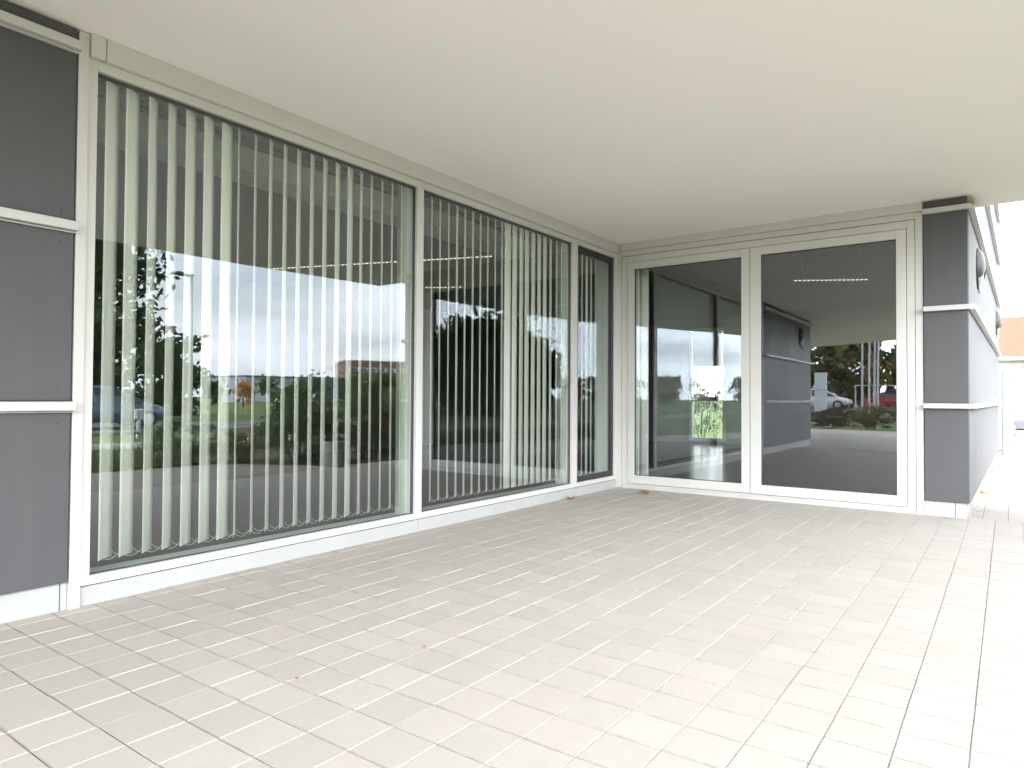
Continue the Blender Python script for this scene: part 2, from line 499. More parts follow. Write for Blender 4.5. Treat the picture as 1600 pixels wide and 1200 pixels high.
# ------------------------------------------------------------------ ground
struct('ground', MB().add([(-600,-600,-0.03),(600,-600,-0.03),(600,600,-0.03),(-600,600,-0.03)], [(0,1,2,3)]), M['lawn'])
struct('paving_sand', MB().add([(-9.6,-4.3,-0.006),(0.06,-4.3,-0.006),(0.06,0.02,-0.006),(-9.6,0.02,-0.006)], [(0,1,2,3)]), M['sand'])
# real pavers where the photo sees them
pv = MB()
random.seed(3)
i0, i1 = int((-9.6-PX0)/PS), int((0.04-PX0)/PS)
for i in range(i0, i1+1):
    for j in range(-21, 1):
        xa, xb = PX0+i*PS, PX0+(i+1)*PS
        ya, yb = PY0+j*PS, PY0+(j+1)*PS
        if xb > 0.05: xb = 0.05
        if yb > 0.0: yb = 0.0
        if xb-xa < 0.03 or yb-ya < 0.03: continue
        jx, jy = 0.0012+random.random()*0.0010, 0.0012+random.random()*0.0012
        a = (xa+jx, ya+jy, xb-jx, yb-jy)
        c = 0.0018
        z0 = random.uniform(-0.0012, 0.0012); tx = random.uniform(-0.004, 0.004); ty = random.uniform(-0.004, 0.004)
        def zt(x, y): return z0+tx*(x-xa-0.1)+ty*(y-ya-0.1)
        o = [(a[0],a[1]),(a[2],a[1]),(a[2],a[3]),(a[0],a[3])]
        n = [(a[0]+c,a[1]+c),(a[2]-c,a[1]+c),(a[2]-c,a[3]-c),(a[0]+c,a[3]-c)]
        vs = [(x,y,-0.012) for x,y in o]+[(x,y,zt(x,y)-0.0028) for x,y in o]+[(x,y,zt(x,y)) for x,y in n]
        fs = [(8,9,10,11)]
        for k in range(4):
            k2 = (k+1)%4
            fs += [(k,k2,4+k2,4+k),(4+k,4+k2,8+k2,8+k)]
        pv.add(vs, fs)
struct('paving', pv, M['paver'])
# paving beyond the fine area: sheets
struct('forecourt_paving', MB().add([(-9.62,0.3,-0.004),(-21.6,4.6,-0.004),(-20.5,2.0,-0.004),(-19.9,-1.0,-0.004),(-16,-2.8,-0.004),(-9.62,-5.2,-0.004)], [(0,1,2,3,4,5)])
    .add([(-9.62,-4.31,-0.004),(-9.62,-5.2,-0.004),(-5.2,-6.7,-0.004),(-1.45,-6.6,-0.004),(-0.8,-5.4,-0.004),(-0.7,-4.75,-0.004),(0.065,-4.75,-0.004),(0.065,-4.31,-0.004)], [tuple(range(8))]), M['paver_far'])
M['paver_east'] = pavermat('beige pavers beside gable', 1.0, True, -0.14, -0.01)
struct('side_paving', MB().add([(0.066,-3.5,-0.003),(0.066,-4.75,-0.003),(45,-5.9,-0.003),(45,-3.0,-0.003)], [(0,1,2,3)]), M['paver_east'])
struct('dark_path', MB().add([(-9.0,-5.0,0.001),(-4.3,-4.5,0.001),(-2.2,-4.45,0.001),(-0.9,-4.6,0.001),(-0.85,-5.4,0.001),(-1.46,-6.58,0.001),(-5.2,-6.65,0.001),(-8.2,-5.6,0.001)], [tuple(range(8))]), M['paver_dark'])
struct('planting_bed', MB().add([(-0.7,-4.76,-0.001),(-0.8,-5.4,-0.001),(-1.45,-6.6,-0.001),(-2.5,-8.2,-0.001),(3,-8.8,-0.001),(30,-8.5,-0.001),(45,-5.91,-0.001),(0.065,-4.76,-0.001)], [tuple(range(8))]), M['soil'])
struct('footpath', MB().add([(-60,-13.5,-0.02),(-60,-15.6,-0.02),(-12,-13.6,-0.02),(60,-11.5,-0.02),(60,-10.0,-0.02),(-12,-11.4,-0.02)], [tuple(range(6))]), M['walk'])
struct('road', MB().add([(-200,-27,-0.015),(-60,-25,-0.015),(200,-23.2,-0.015),(200,-14.9,-0.015),(-60,-17.4,-0.015),(-200,-20,-0.015)], [tuple(range(6))]), M['asphalt'])
struct('kerb', MB().obox((-60,-17.25), (200,-14.75), 0.09, -0.05, 0.08), M['concrete'])
struct('car_park', MB().add([(-30,-9,-0.01),(-30,45,-0.01),(-36,45,0.4),(-36,-9,0.4)], [(0,1,2,3)]).add([(-36,-9,0.4),(-36,45,0.4),(-70,45,0.5),(-70,-9,0.5)], [(0,1,2,3)]), M['asphalt'])

# ------------------------------------------------------------------ the building
B = thing('office_building', 'pale office building with dark grey cladding, full height glazing and a deep white canopy', 'building')
SOFF = 3.0765
soff_poly = [(0.02,0.02),(-10.2,0.02),(-10.2,7.0),(-19.7,7.0),(-19.7,2.1),(-17.6,-1.0),(-7.3,-4.78),(-4.5,-5.12),(-2.0,-5.12),(0.5,-4.88),(0.5,-3.70),(0.02,-3.70)]
MB().prism(soff_poly, SOFF, 3.6).build('canopy_soffit', M['plaster'], B)
up = [(0.0,0.6),(-10.0,0.6),(-10.0,7.0),(-19.2,7.0),(-19.2,2.2),(-17.3,-0.7),(-7.3,-4.4),(-4.5,-4.8),(-2.0,-4.8),(0.0,-4.6)]
MB().prism(up, 3.602, 7.6).build('upper_storey', M['panel'], B)
# left-hand interior roof + upper wall over the rooms
MB().prism([(0.03,-3.55),(9.0,-3.70),(9.0,7.0),(-10.15,7.0),(-10.15,0.05),(0.03,0.05)], 3.30, 7.4).build('roof_block', M['panel'], B)
MB().prism([(0.12,-3.5),(8.9,-3.64),(8.9,6.9),(-10.0,6.9),(-10.0,0.1),(0.12,0.1)], 3.17, 3.28).build('interior_ceiling', M['int_ceiling'], B)
MB().prism([(0.16,-3.5),(8.9,-3.64),(8.9,6.9),(-10.0,6.9),(-10.0,0.22),(0.16,0.22)], -0.02, 0.012).build('interior_floor', M['int_floor'], B)
# walls of the rooms
iw = MB()
iw.box(-10.1, 6.9, 0, 9.0, 7.05, 3.3)
iw.box(-10.1, 0.25, 0, -9.95, 6.9, 3.3)
wy0, wy1, wz0, wz1 = 1.63, 2.54, 0.06, 2.89
iw.box(8.9, -3.64, 0, 9.0, wy0, 3.3); iw.box(8.9, wy1, 0, 9.0, 6.9, 3.3)
iw.box(8.9, wy0, wz1, 9.0, wy1, 3.3); iw.box(8.9, wy0, -0.02, 9.0, wy1, wz0)
iw.box(-10.1, 0.1, 0, -6.25, 0.25, 3.3)
iw.build('interior_wall', M['int_wall'], B)
# beam hanging inside along the front
MB().box(-6.1, 1.02, 2.98, -0.4, 1.40, 3.17).build('ceiling_beam', M['beam'], B, bevel=0.01)
ss = MB()
for k in range(7):
    y = 0.28+k*0.105
    ss.box(-6.1, y, 3.145, 0.1, y+0.06, 3.169)
ss.build('ceiling_slats', M['int_ceiling'], B)
MB().box(0.95, 1.35, 0, 1.15, 1.55, 3.17).build('interior_column', M['int_dark'], B, bevel=0.01)

# --- front wall A: glazing, y = 0 plane
FR, BK = -0.015, 0.07
def rect_frame(mb, x0, x1, z0, z1, l, r, b, t, y0, y1):
    mb.box(x0, y0, z0, x0+l, y1, z1); mb.box(x1-r, y0, z0, x1, y1, z1)
    mb.box(x0+l, y0, z0, x1-r, y1, z0+b); mb.box(x0+l, y0, z1-t, x1-r, y1, z1)
gb, gt = 0.154, 2.894
wx = [(-6.159, -3.667), (-3.590, -1.141), (-1.027, -0.101)]
fx0 = [-6.208, -3.6285, -1.084]
fx1 = [-3.6295, -1.085, -0.052]
for k, (xa, xb) in enumerate(wx):
    f = MB()
    rect_frame(f, fx0[k], fx1[k], 0.106, 2.95, xa-fx0[k], fx1[k]-xb, gb-0.106, 2.95-gt, FR, BK)
    wn = f.build('window', M['alu'], B, bevel=0.003)
    s = MB()
    if k < 2:
        e = 0.004
        rect_frame(s, xa-0.002, xb+0.002, gb-0.002, gt+0.002, e, e, e, e+0.010, 0.012, 0.045)
        s.build('gasket', M['gasket'], wn)
        MB().box(xa+0.002, 0.020, gb+0.002, xb-0.002, 0.028, gt-0.002).build('pane', M['glass'], wn)
    else:
        rect_frame(s, xa-0.003, xb+0.003, gb-0.003, gt+0.003, 0.06, 0.05, 0.065, 0.075, 0.012, 0.062)
        s.build('inner_sash', M['black'], wn, bevel=0.003)
        MB().box(xa+0.05, 0.030, gb+0.05, xb-0.04, 0.038, gt-0.06).build('pane', M['glass'], wn)
# inner mullion posts and reveals seen through the glass
for x0, x1 in ((-3.70, -3.56), (-1.17, -1.0)):
    MB().box(x0, 0.075, 0.05, x1, 0.19, 3.16).build('mullion_post', M['int_white'], B)
MB().box(-0.13, 0.075, 0.05, 0.16, 0.26, 3.16).build('corner_post', M['int_white'], B)
MB().box(-6.25, 0.075, 0.05, -6.19, 0.25, 3.16).build('mullion_post', M['int_white'], B)
# inner sill
MB().box(-6.18, 0.073, 0.05, -0.14, 0.25, 0.135).build('inner_sill', M['int_white'], B)
# jamb cover profile at the left end and corner profile
MB().box(-6.262, -0.03, 0.0, -6.209, BK, 3.07).build('jamb_cover', M['alu'], B, bevel=0.003)
MB().box(-0.051, -0.008, 0.0, 0.075, BK, SOFF-0.002).build('corner_profile', M['alu'], B, bevel=0.002)
# header box under the canopy
hb = MB()
hb.box(-6.207, -0.045, 2.951, -6.132, BK, SOFF-0.001)
hb.box(-6.128, -0.045, 2.951, -0.052, BK, SOFF-0.001)
hb.build('header_box', M['alu'], B, bevel=0.003)
# base
bs = MB()
for x0, x1 in ((-6.208, -3.630), (-3.627, -0.075)):
    bs.box(x0, -0.014, -0.02, x1, BK, 0.100)
bs.build('window_plinth', M['plinth'], B, bevel=0.003)
MB().box(-6.205, -0.004, 0.09, -0.06, 0.06, 0.107).build('plinth_joint', M['gasket'], B)
MB().box(-0.073, 0.0, 0.0, -0.053, BK, 0.104).build('plinth_end', M['gasket'], B)

# --- left-hand clad wall (x < -6.26)
def screws(mb, pts, ax):
    for a, z in pts:
        ring = [(0.007*math.cos(t*math.pi/5), 0.007*math.sin(t*math.pi/5)) for t in range(10)]
        if z-0.01 > 3.05: continue
        if ax == 'y':
            vs = [(a+p, -0.0305, z+q) for p, q in ring]+[(a+p*0.7, -0.0335, z+q*0.7) for p, q in ring]
        else:
            vs = [(-0.0305, a+p, z+q) for p, q in ring]+[(-0.0335, a+p*0.7, z+q*0.7) for p, q in ring]
        mb.add(vs, [(k, (k+1) % 10, 10+(k+1) % 10, 10+k) for k in range(10)]+[tuple(range(10, 20))])
    return mb
ZP = [(0.146, 1.040), (1.096, 1.988), (2.034, 2.944), (2.990, 3.07)]
for x0, x1 in ((-8.10, -6.272), (-10.30, -8.112)):
    for z0, z1 in ZP:
        screws(MB().box(x0, -0.03, z0, x1, 0.09, z1), [(x0+0.06, z0+0.06), (x1-0.06, z0+0.06), (x0+0.06, z1-0.06), (x1-0.06, z1-0.06), ((x0+x1)/2, z0+0.06), ((x0+x1)/2, z1-0.06)], 'y') .build('cladding_panel', M['panel'], B, bevel=0.002)
RZ = [1.068, 2.011, 2.967]
for z in RZ:
    rl = MB()
    rl.box(-10.33, -0.085, z-0.024, -6.264, -0.031, z+0.024)
    rl.box(-10.33, -0.055, z-0.034, -6.268, -0.031, z-0.026)
    rl.build('cladding_rail', M['alu_rail'], B, bevel=0.004)
pl = MB()
pl.box(-10.27, -0.008, -0.02, -6.30, 0.09, 0.142)
pl.box(-6.294, -0.006, -0.02, -6.264, 0.09, 0.142)
pl.build('wall_plinth', M['plinth'], B, bevel=0.002)
MB().box(-10.28, 0.1, 0.0, -10.12, 7.0, 3.07).build('end_wall', M['panel'], B)

# --- wall B: the door wall, x = 0 plane (facing -x)
def bbox(mb, ya, yb, z0, z1, xa, xb): return mb.box(xa, ya, z0, xb, yb, z1)
def rect_b(mb, y0, y1, z0, z1, l, r, b, t, xa, xb):
    # y0 is the left edge in the picture (nearer 0), y1 the right one
    mb.box(xa, y0, z0, xb, y0-l, z1); mb.box(xa, y1+r, z0, xb, y1, z1)
    mb.box(xa, y0-l, z0, xb, y1+r, z0+b); mb.box(xa, y0-l, z1-t, xb, y1+r, z1)
dF = MB()
rect_b(dF, -0.060, -3.276, 0.045, 2.914, 0.080, 0.069, 0.014, 0.077, -0.012, 0.08)
dF.build('door_frame', M['alu'], B, bevel=0.003)
oF = MB()
oF.box(-0.016, -0.009, 0.0, 0.08, -0.055, 2.985); oF.box(-0.016, -3.280, 0.0, 0.08, -3.345, 2.985)
oF.box(-0.014, -0.0553, 2.921, 0.08, -3.2797, 2.985)
oF.build('outer_frame', M['alu'], B, bevel=0.003)
MB().box(-0.006, -0.06, -0.02, 0.08, -3.278, 0.044).build('door_threshold', M['alu_rail'], B, bevel=0.002)
MB().box(0.001, -0.06, 0.03, 0.078, -3.277, 2.93).add([], []).build('shadow_gap', M['gasket'], B) if False else None
for (ya, yb, pa, pb) in ((-0.1450, -1.6600, -0.2326, -1.5676), (-1.6665, -3.2020, -1.7817, -3.1124)):
    lf = MB()
    rect_b(lf, ya, yb, 0.0650, 2.832, ya-pa, pb-yb, 0.1668-0.0650, 2.832-2.7424, -0.018, 0.055)
    lo = lf.build('door', M['alu'], B, bevel=0.003)
    g = MB(); rect_b(g, pa+0.002, pb-0.002, 0.165, 2.744, 0.007, 0.007, 0.007, 0.009, 0.008, 0.04)
    g.build('gasket', M['gasket'], lo)
    MB().box(0.016, pa-0.002, 0.169, 0.024, pb+0.002, 2.740).build('pane', M['glass'], lo)
    MB().box(-0.004, ya, 0.0595, 0.05, yb, 0.0645).build('bottom_seal', M['gasket'], lo)
sl = MB(); rect_b(sl, -0.1405, -3.2065, 0.060, 2.8365, 0.012, 0.012, 0.004, 0.012, 0.056, 0.066)  # dark strip behind the leaf gap, stands in for its shadow line
sl.build('gap_shade', M['gasket'], B)
MB().box(0.0, -0.0552, 0.0, 0.07, -0.0595, 2.98).box(0.0, -3.2765, 0.0, 0.07, -3.2798, 2.98).box(0.0, -0.0596, 2.9145, 0.07, -3.2764, 2.9205).build('groove_shade', M['gasket'], B)  # dark backing in the frame grooves, their shade given as colour
MB().box(-0.010, -1.6602, 0.066, 0.05, -1.6663, 2.832).build('meeting_seal', M['gasket'], B)
# header box on wall B
hb = MB()
hb.box(-0.040, -0.048, 2.987, 0.08, -3.345, SOFF-0.001)
hb.build('header_box', M['alu'], B, bevel=0.003)
# cladding on the right of the doors
for z0, z1 in ZP:
    screws(MB().box(-0.03, -3.352, z0, 0.09, -3.712, z1), [(-3.40, z0+0.05), (-3.665, z0+0.05), (-3.40, z1-0.05), (-3.665, z1-0.05)], 'x').build('cladding_panel', M['panel'], B, bevel=0.002)
for z in RZ:
    MB().box(-0.085, -3.347, z-0.024, -0.031, -3.745, z+0.024).build('cladding_rail', M['alu_rail'], B, bevel=0.004)
MB().box(-0.012, -3.347, -0.02, 0.09, -3.60, 0.142).box(-0.012, -3.603, -0.02, 0.09, -3.69, 0.142).build('wall_plinth', M['plinth'], B, bevel=0.002)
# --- gable C, slightly off square, runs away to the right
A0, A1 = Vector((0.0, -3.70)), Vector((8.9, -3.845))
def cl(a, off):   # point at distance a along the gable, off outwards
    d = (A1-A0).normalized(); n = Vector((d.y, -d.x))
    q = A0+d*a+n*off
    return (q.x, q.y)
LEN = (A1-A0).length
ZC = ZP[:3]+[(2.990, 3.80), (3.846, 4.65), (4.70, 6.6)]
for z0, z1 in ZC:
    a = 0.0 if z0 < 3.0 or True else 0.5
    for a0, a1 in ((0.0, 1.9), (1.908, 3.8), (3.808, 6.3), (6.308, LEN)):
        if z0 > 2.98 and a0 == 0.0: a0 = 0.52
        MB().prism([cl(a0, 0.02), cl(a1, 0.02), cl(a1, -0.1), cl(a0, -0.1)], z0, z1).build('gable_panel', M['panel_side'], B, bevel=0.002)
for z in RZ+[3.823, 4.675]:
    a0 = -0.02 if z < 2.97 else 0.52
    MB().prism([cl(a0, 0.075), cl(LEN+0.02, 0.075), cl(LEN+0.02, 0.021), cl(a0, 0.021)], z-0.024, z+0.024).build('cladding_rail', M['alu_rail'], B, bevel=0.004)
MB().prism([cl(0.095, 0.0), cl(LEN-0.05, 0.0), cl(LEN-0.05, -0.1), cl(0.095, -0.1)], -0.02, 0.142).build('wall_plinth', M['plinth'], B)
MB().prism([cl(0.1, -0.12), cl(LEN, -0.12), cl(LEN, -0.2), cl(0.1, -0.2)], -0.02, 3.3).build('gable_core', M['int_wall'], B)
# garden window in the back wall
bw = MB()
bw.box(8.87, wy0, wz0, 9.03, wy0+0.06, wz1); bw.box(8.87, wy1-0.06, wz0, 9.03, wy1, wz1)
bw.box(8.87, wy0+0.06, wz0, 9.03, wy1-0.06, wz0+0.08); bw.box(8.87, wy0+0.06, wz1-0.07, 9.03, wy1-0.06, wz1)
bw.box(8.885, wy0+0.06, 1.07, 9.015, wy1-0.06, 1.17)
bwo = bw.build('garden_window', M['int_white'], B)
bwo['label'] = 'narrow bright garden window seen through the left door leaf'
MB().box(8.945, wy0+0.055, wz0+0.075, 8.953, wy1-0.055, 1.075).box(8.945, wy0+0.055, 1.165, 8.953, wy1-0.055, wz1-0.065).build('pane', M['glass_back'], bwo)
MB().box(8.90, wy0+0.08, 1.93, 8.905, wy1-0.08, wz1-0.08).build('roller_blind', M['paper_blind'], bwo)

# ------------------------------------------------------------------ vertical blinds
Z_SLAT0, Z_SLAT1 = 0.207, 2.905
def slat_mesh(mb, x, y, th, wdt=0.127):
    n = 4; vs = []
    d = Vector((math.cos(th), math.sin(th))); q = Vector((-d.y, d.x))
    for k in range(n+1):
        s = k/n*2-1
        c = q*(0.006*(1-s*s)) + d*(s*wdt/2)
        vs.append((x+c.x, y+c.y))
    b = []
    for z in (Z_SLAT0, Z_SLAT1):
        b += [(px, py, z) for px, py in vs]
    o = Vector((q.x, q.y))*0.0009
    allv = [(a[0]+o.x, a[1]+o.y, a[2]) for a in b]+[(a[0]-o.x, a[1]-o.y, a[2]) for a in b]
    m1 = n+1; fs = []
    for k in range(n):
        fs.append((k, k+1, m1+k+1, m1+k)); fs.append((2*m1+k+1, 2*m1+k, 3*m1+k, 3*m1+k+1))
        fs.append((k+1, k, 2*m1+k, 2*m1+k+1))
    fs += [(0, m1, 3*m1, 2*m1), (m1-1, 2*m1-1, 4*m1-1, 3*m1-1)[::-1]]
    mb.add(allv, fs)
def swag(mb, a, b, z, drop):
    pts = []
    for k in range(9):
        s = k/8
        pts.append((a[0]+(b[0]-a[0])*s, a[1]+(b[1]-a[1])*s, z-drop*4*s*(1-s)))
    mb.tube(pts, 0.0011, 5)
def blind_thing(name, label, slats, x0, x1):
    bl = thing(name, label, 'window blind', ((x0+x1)/2, 0.1, 0.0), 'vertical blinds behind the windows')
    MB().box(x0, 0.075, 2.925, x1, 0.125, 2.965).build('headrail', M['chain'], bl)
    prev = None
    for k, (x, th) in enumerate(slats):
        th = R(th)
        mb = MB(); slat_mesh(mb, x, 0.1, th)
        mb.build('slat', M['blind'], bl, smooth=True)
        for sgn in (-1, 1):
            c = (x+sgn*math.cos(th)*0.055, 0.1+sgn*math.sin(th)*0.055)
        e0 = (x-math.cos(th)*0.06, 0.1-math.sin(th)*0.06); e1 = (x+math.cos(th)*0.06, 0.1+math.sin(th)*0.06)
        if prev:
            for pa_, pb_, dr in ((prev[0], e0, 0.035), (prev[1], e1, 0.04)):
                mb = MB(); swag(mb, pa_, pb_, Z_SLAT0+0.035, dr); mb.build('chain', M['chain'], bl)
        prev = (e0, e1)
    return bl
XS1 = [-6.034,-5.922,-5.803,-5.686,-5.570,-5.451,-5.327,-5.239,-5.116,-4.998,-4.881,-4.767,-4.651,-4.534,-4.415,-4.294,-4.180,-4.072,-3.958,-3.846,-3.735]
PW1 = [21.2,21.2,14.5,14,16.2,16.2,17,2.5,3.7,5.6,6.3,6.7,6.3,6.7,7.4,8.5,4.5,3.2,2.2,2.4,2.4]
XS2 = [-3.365,-3.255,-3.137,-3.022,-2.907,-2.790,-2.675,-2.560,-2.440,-2.328,-2.232,-2.108,-1.989,-1.887,-1.768,-1.655,-1.542,-1.426,-1.300,-1.19]
PW2 = [1.8,2,2,3,2.5,2.8,2.2,1.8,1.8,2.4,9.7,7.4,6.1,6.5,6.1,5.6,5.6,3.4,2.3,2.3]
def proj(x, y, z):
    q = Vector((x, y, z))-CAM
    return 800+1066.85*q.dot(_r2)/q.dot(_d)
def solve(x, px):
    head = math.degrees(math.atan2(0.1-CAM.y, x-CAM.x))
    best = head
    for k in range(0, 1200):
        th = R(head-k*0.1)
        dx, dy = math.cos(th)*0.0635, math.sin(th)*0.0635
        wpx = abs(proj(x+dx, 0.1+dy, 0.3)-proj(x-dx, 0.1-dy, 0.3))
        best = head-k*0.1
        if wpx >= px: break
    return best
blind_thing('vertical_blind', 'pale green vertical blind with wide open slats behind the largest, left window', [(x, solve(x, p)) for x, p in zip(XS1, PW1)], -6.13, -3.71)
blind_thing('vertical_blind', 'pale vertical blind with thin edge-on slats behind the middle window', [(x, solve(x, p)) for x, p in zip(XS2, PW2)], -3.55, -1.18)
blind_thing('vertical_blind', 'short blurred vertical blind behind the narrow black framed window', [(-0.93, 30), (-0.84, 20), (-0.73, 24), (-0.62, 18), (-0.51, 22), (-0.40, 28)], -0.98, -0.14)
# drawn-together slats beside the doors
bl = thing('door_blind', 'bunched pale slats at the left edge of the left door leaf', 'window blind', (0.35, -0.1, 0))
MB().box(0.30, -0.26, 2.93, 0.36, 0.05, 2.965).build('headrail', M['chain'], bl)
Z_SLAT0 = 0.10
for yy in (-0.09, -0.20):
    mb = MB(); slat_mesh(mb, 0.33+(-yy-0.1)*0.3, yy, R(97), 0.112); mb.build('slat', M['blind'], bl, smooth=True)

# ------------------------------------------------------------------ lamps
def bulkhead(name, label, origin, out_dir):
    """half-dome wall light: round back plate, hood, opal lens below"""
    o = thing(name, label, 'wall lamp', origin, 'round wall lamps on the cladding')
    z = Vector(out_dir).normalized(); y = Vector((0, 0, 1)); x = y.cross(z)
    m4 = Matrix(((x.x, y.x, z.x, origin[0]), (x.y, y.y, z.y, origin[1]), (x.z, y.z, z.z, origin[2]), (0, 0, 0, 1)))
    MB().lathe([(0.0, 0.0), (0.225, 0.0), (0.23, 0.008), (0.225, 0.02), (0.0, 0.02)], m4, 32).build('back_plate', M['lamp_dark'], o, smooth=False)
    MB().lathe([(0.215, 0.02), (0.205, 0.038), (0.17, 0.06), (0.10, 0.076), (0.0, 0.082)], m4, 20, a0=R(-35), a1=R(215)).build('hood', M['lamp_dark'], o, smooth=True)
    MB().lathe([(0.20, 0.02), (0.185, 0.034), (0.14, 0.052), (0.07, 0.064), (0.0, 0.068)], m4, 20, a0=R(210), a1=R(330)).build('lens', M['lamp_glass'], o, smooth=True)
    MB().tube([m4 @ Vector((0, -0.22, 0.02)), m4 @ Vector((0, -0.28, 0.03))], 0.016).build('bracket', M['lamp_glass'], o)
    return o
d = (A1-A0).normalized(); n = (d.y, -d.x, 0)
q = cl(1.45, 0.02); bulkhead('bulkhead_lamp', 'grey half dome wall lamp on the bright gable just round the right corner', (q[0], q[1], 2.60), n)
q = cl(7.6, 0.02); bulkhead('bulkhead_lamp', 'grey half dome wall lamp at the far end of the gable, near the orange roof', (q[0], q[1], 2.55), n)
bulkhead('bulkhead_lamp', 'round wall lamp high on grey cladding, mirrored in the right door leaf', (-9.35, -0.03, 2.60), (0, -1, 0))

# pendant strips inside
def strip(label, p, q):
    c = (Vector(p)+Vector(q))/2
    o = thing('strip_light', label, 'ceiling light', (c.x, c.y, c.z), 'dotted louvre strip lights inside the rooms')
    d = (Vector(q)-Vector(p)); n = int(d.length/0.055)
    sd = Vector((-d.y, d.x, 0)).normalized()
    mb = MB()
    mb.obox((p[0], p[1]), (q[0], q[1]), 0.03, p[2]+0.010, p[2]+0.03)
    mb.build('housing', M['int_wall'], o)
    mb = MB()
    for k in range(n):
        a = Vector(p)+d*((k+0.2)/n); b = Vector(p)+d*((k+0.75)/n)
        mb.obox((a.x, a.y), (b.x, b.y), 0.008, p[2], p[2]+0.008)
    mb.build('louvre', M['led'], o)
    for e in (0.12, 0.88):
        a = Vector(p)+d*e
        MB().tube([(a.x, a.y, p[2]+0.05), (a.x, a.y, 3.168)], 0.004, 5).build('suspension_wire', M['steel'], o)
mt, t, b = mat('lit louvre'); b.inputs['Base Color'].default_value = (0.8, 0.8, 0.78, 1)
b.inputs['Emission Color'].default_value = (1, 0.97, 0.9, 1); b.inputs['Emission Strength'].default_value = 0.35
M['led'] = mt
zl = 2.75
a, b2 = onz(420, 421, zl), onz(770, 401, zl)
strip('longest dotted strip light hanging behind the two big windows', tuple(a), tuple(b2))
a, b2 = onz(664, 450, zl), onz(722, 449, zl)
strip('short dotted strip light seen low behind the middle window', tuple(a), tuple(b2))
a, b2 = onz(1240, 439, zl), onz(1357, 437.5, zl)
strip('dotted strip light hanging behind the right door leaf', tuple(a), tuple(b2))

# ------------------------------------------------------------------ vegetation
def crown_mesh(mb, c, rx, ry, rz, n, leaf, clumps, seed, hollow=0.35, droop=0.0):
    rnd = random.Random(seed)
    cs = []
    for _ in range(clumps):
        while True:
            v = Vector((rnd.uniform(-1, 1), rnd.uniform(-1, 1), rnd.uniform(-1, 1)))
            if hollow < v.length < 1.0: break
        k = 1.0+rnd.uniform(-0.22, 0.18)
        s = rnd.uniform(0.16, 0.34)
        cs.append((Vector((v.x*rx*k, v.y*ry*k, v.z*rz*k)), s))
    for i in range(n):
        cc, s = cs[rnd.randrange(clumps)]
        g = Vector((rnd.gauss(0, 1), rnd.gauss(0, 1), rnd.gauss(0, 0.75)))*0.55
        p = Vector(c)+cc+Vector((g.x*rx*s, g.y*ry*s, g.z*rz*s*1.1))
        if p.z < 0.03: p.z = 0.03+rnd.random()*0.1
        a = Vector((rnd.gauss(0, 1), rnd.gauss(0, 1), rnd.gauss(0, 1))).normalized()
        b = a.orthogonal().normalized(); b.rotate(Matrix.Rotation(rnd.uniform(0, 6.28), 3, a))
        e = a.cross(b)
        l = leaf*rnd.uniform(0.6, 1.3); wd = l*rnd.uniform(0.4, 0.6)
        mb.add([p-b*l, p+e*wd-b*l*0.1, p+b*l, p-e*wd-b*l*0.1], [(0, 1, 2, 3)])
def limbs(mb, base, top, r, n, rx, seed):
    rnd = random.Random(seed+5)
    base, top = Vector(base), Vector(top)
    pts = [base.lerp(top, s)+Vector((rnd.uniform(-1, 1), rnd.uniform(-1, 1), 0))*r*0.5*(s > 0) for s in (0, 0.25, 0.5, 0.75, 1)]
    mb.tube(pts, [r*1.25, r, r*0.8, r*0.55, r*0.2], 8)
    for i in range(n):
        s = rnd.uniform(0.25, 0.9); p = base.lerp(top, s)
        a = rnd.uniform(0, 6.28); L_ = rx*rnd.uniform(0.5, 0.9)
        q = p+Vector((math.cos(a)*L_, math.sin(a)*L_, L_*rnd.uniform(0.3, 0.8)))
        mb.tube([p, p.lerp(q, 0.5)+Vector((0, 0, -0.06*L_)), q], [r*0.45, r*0.3, r*0.1], 6)
def tree(name, label, x, y, h, rx, n, leaf, mt, seed, trunk=0.3, group=None, z0=0.0, base_f=0.2, clumps=46):
    o = thing(name, label, 'tree', (x, y, z0), group)
    mb = MB(); limbs(mb, (x, y, z0-0.1), (x, y, z0+h*0.85), trunk, 9, rx, seed)
    mb.build('trunk', M['bark'], o, smooth=True)
    zc = h*(1+base_f)/2; rz = h*(1-base_f)/2
    mb = MB(); crown_mesh(mb, (x, y, z0+zc), rx, rx, rz, n, leaf, clumps, seed)
    mb.build('crown', mt, o)
    return o
def shrub(name, label, x, y, rx, ry, h, n, leaf, mt, seed, group=None, stems=7, z0=0.0, clumps=26):
    o = thing(name, label, 'shrub', (x, y, z0), group)
    rnd = random.Random(seed)
    mb = MB()
    for k in range(stems):
        a = rnd.uniform(0, 6.28); q = Vector((x+math.cos(a)*rx*0.7, y+math.sin(a)*ry*0.7, z0+h*rnd.uniform(0.5, 0.9)))
        p = Vector((x+math.cos(a)*rx*0.15, y+math.sin(a)*ry*0.15, z0-0.03))
        mb.tube([p, p.lerp(q, 0.5)+Vector((0, 0, 0.1*h)), q], [0.014, 0.01, 0.004], 5)
    mb.build('stem', M['bark'], o)
    mb = MB(); crown_mesh(mb, (x, y, z0+h*0.52), rx, ry, h*0.5, n, leaf, clumps, seed, 0.2)
    mb.build('foliage', mt, o)
    return o
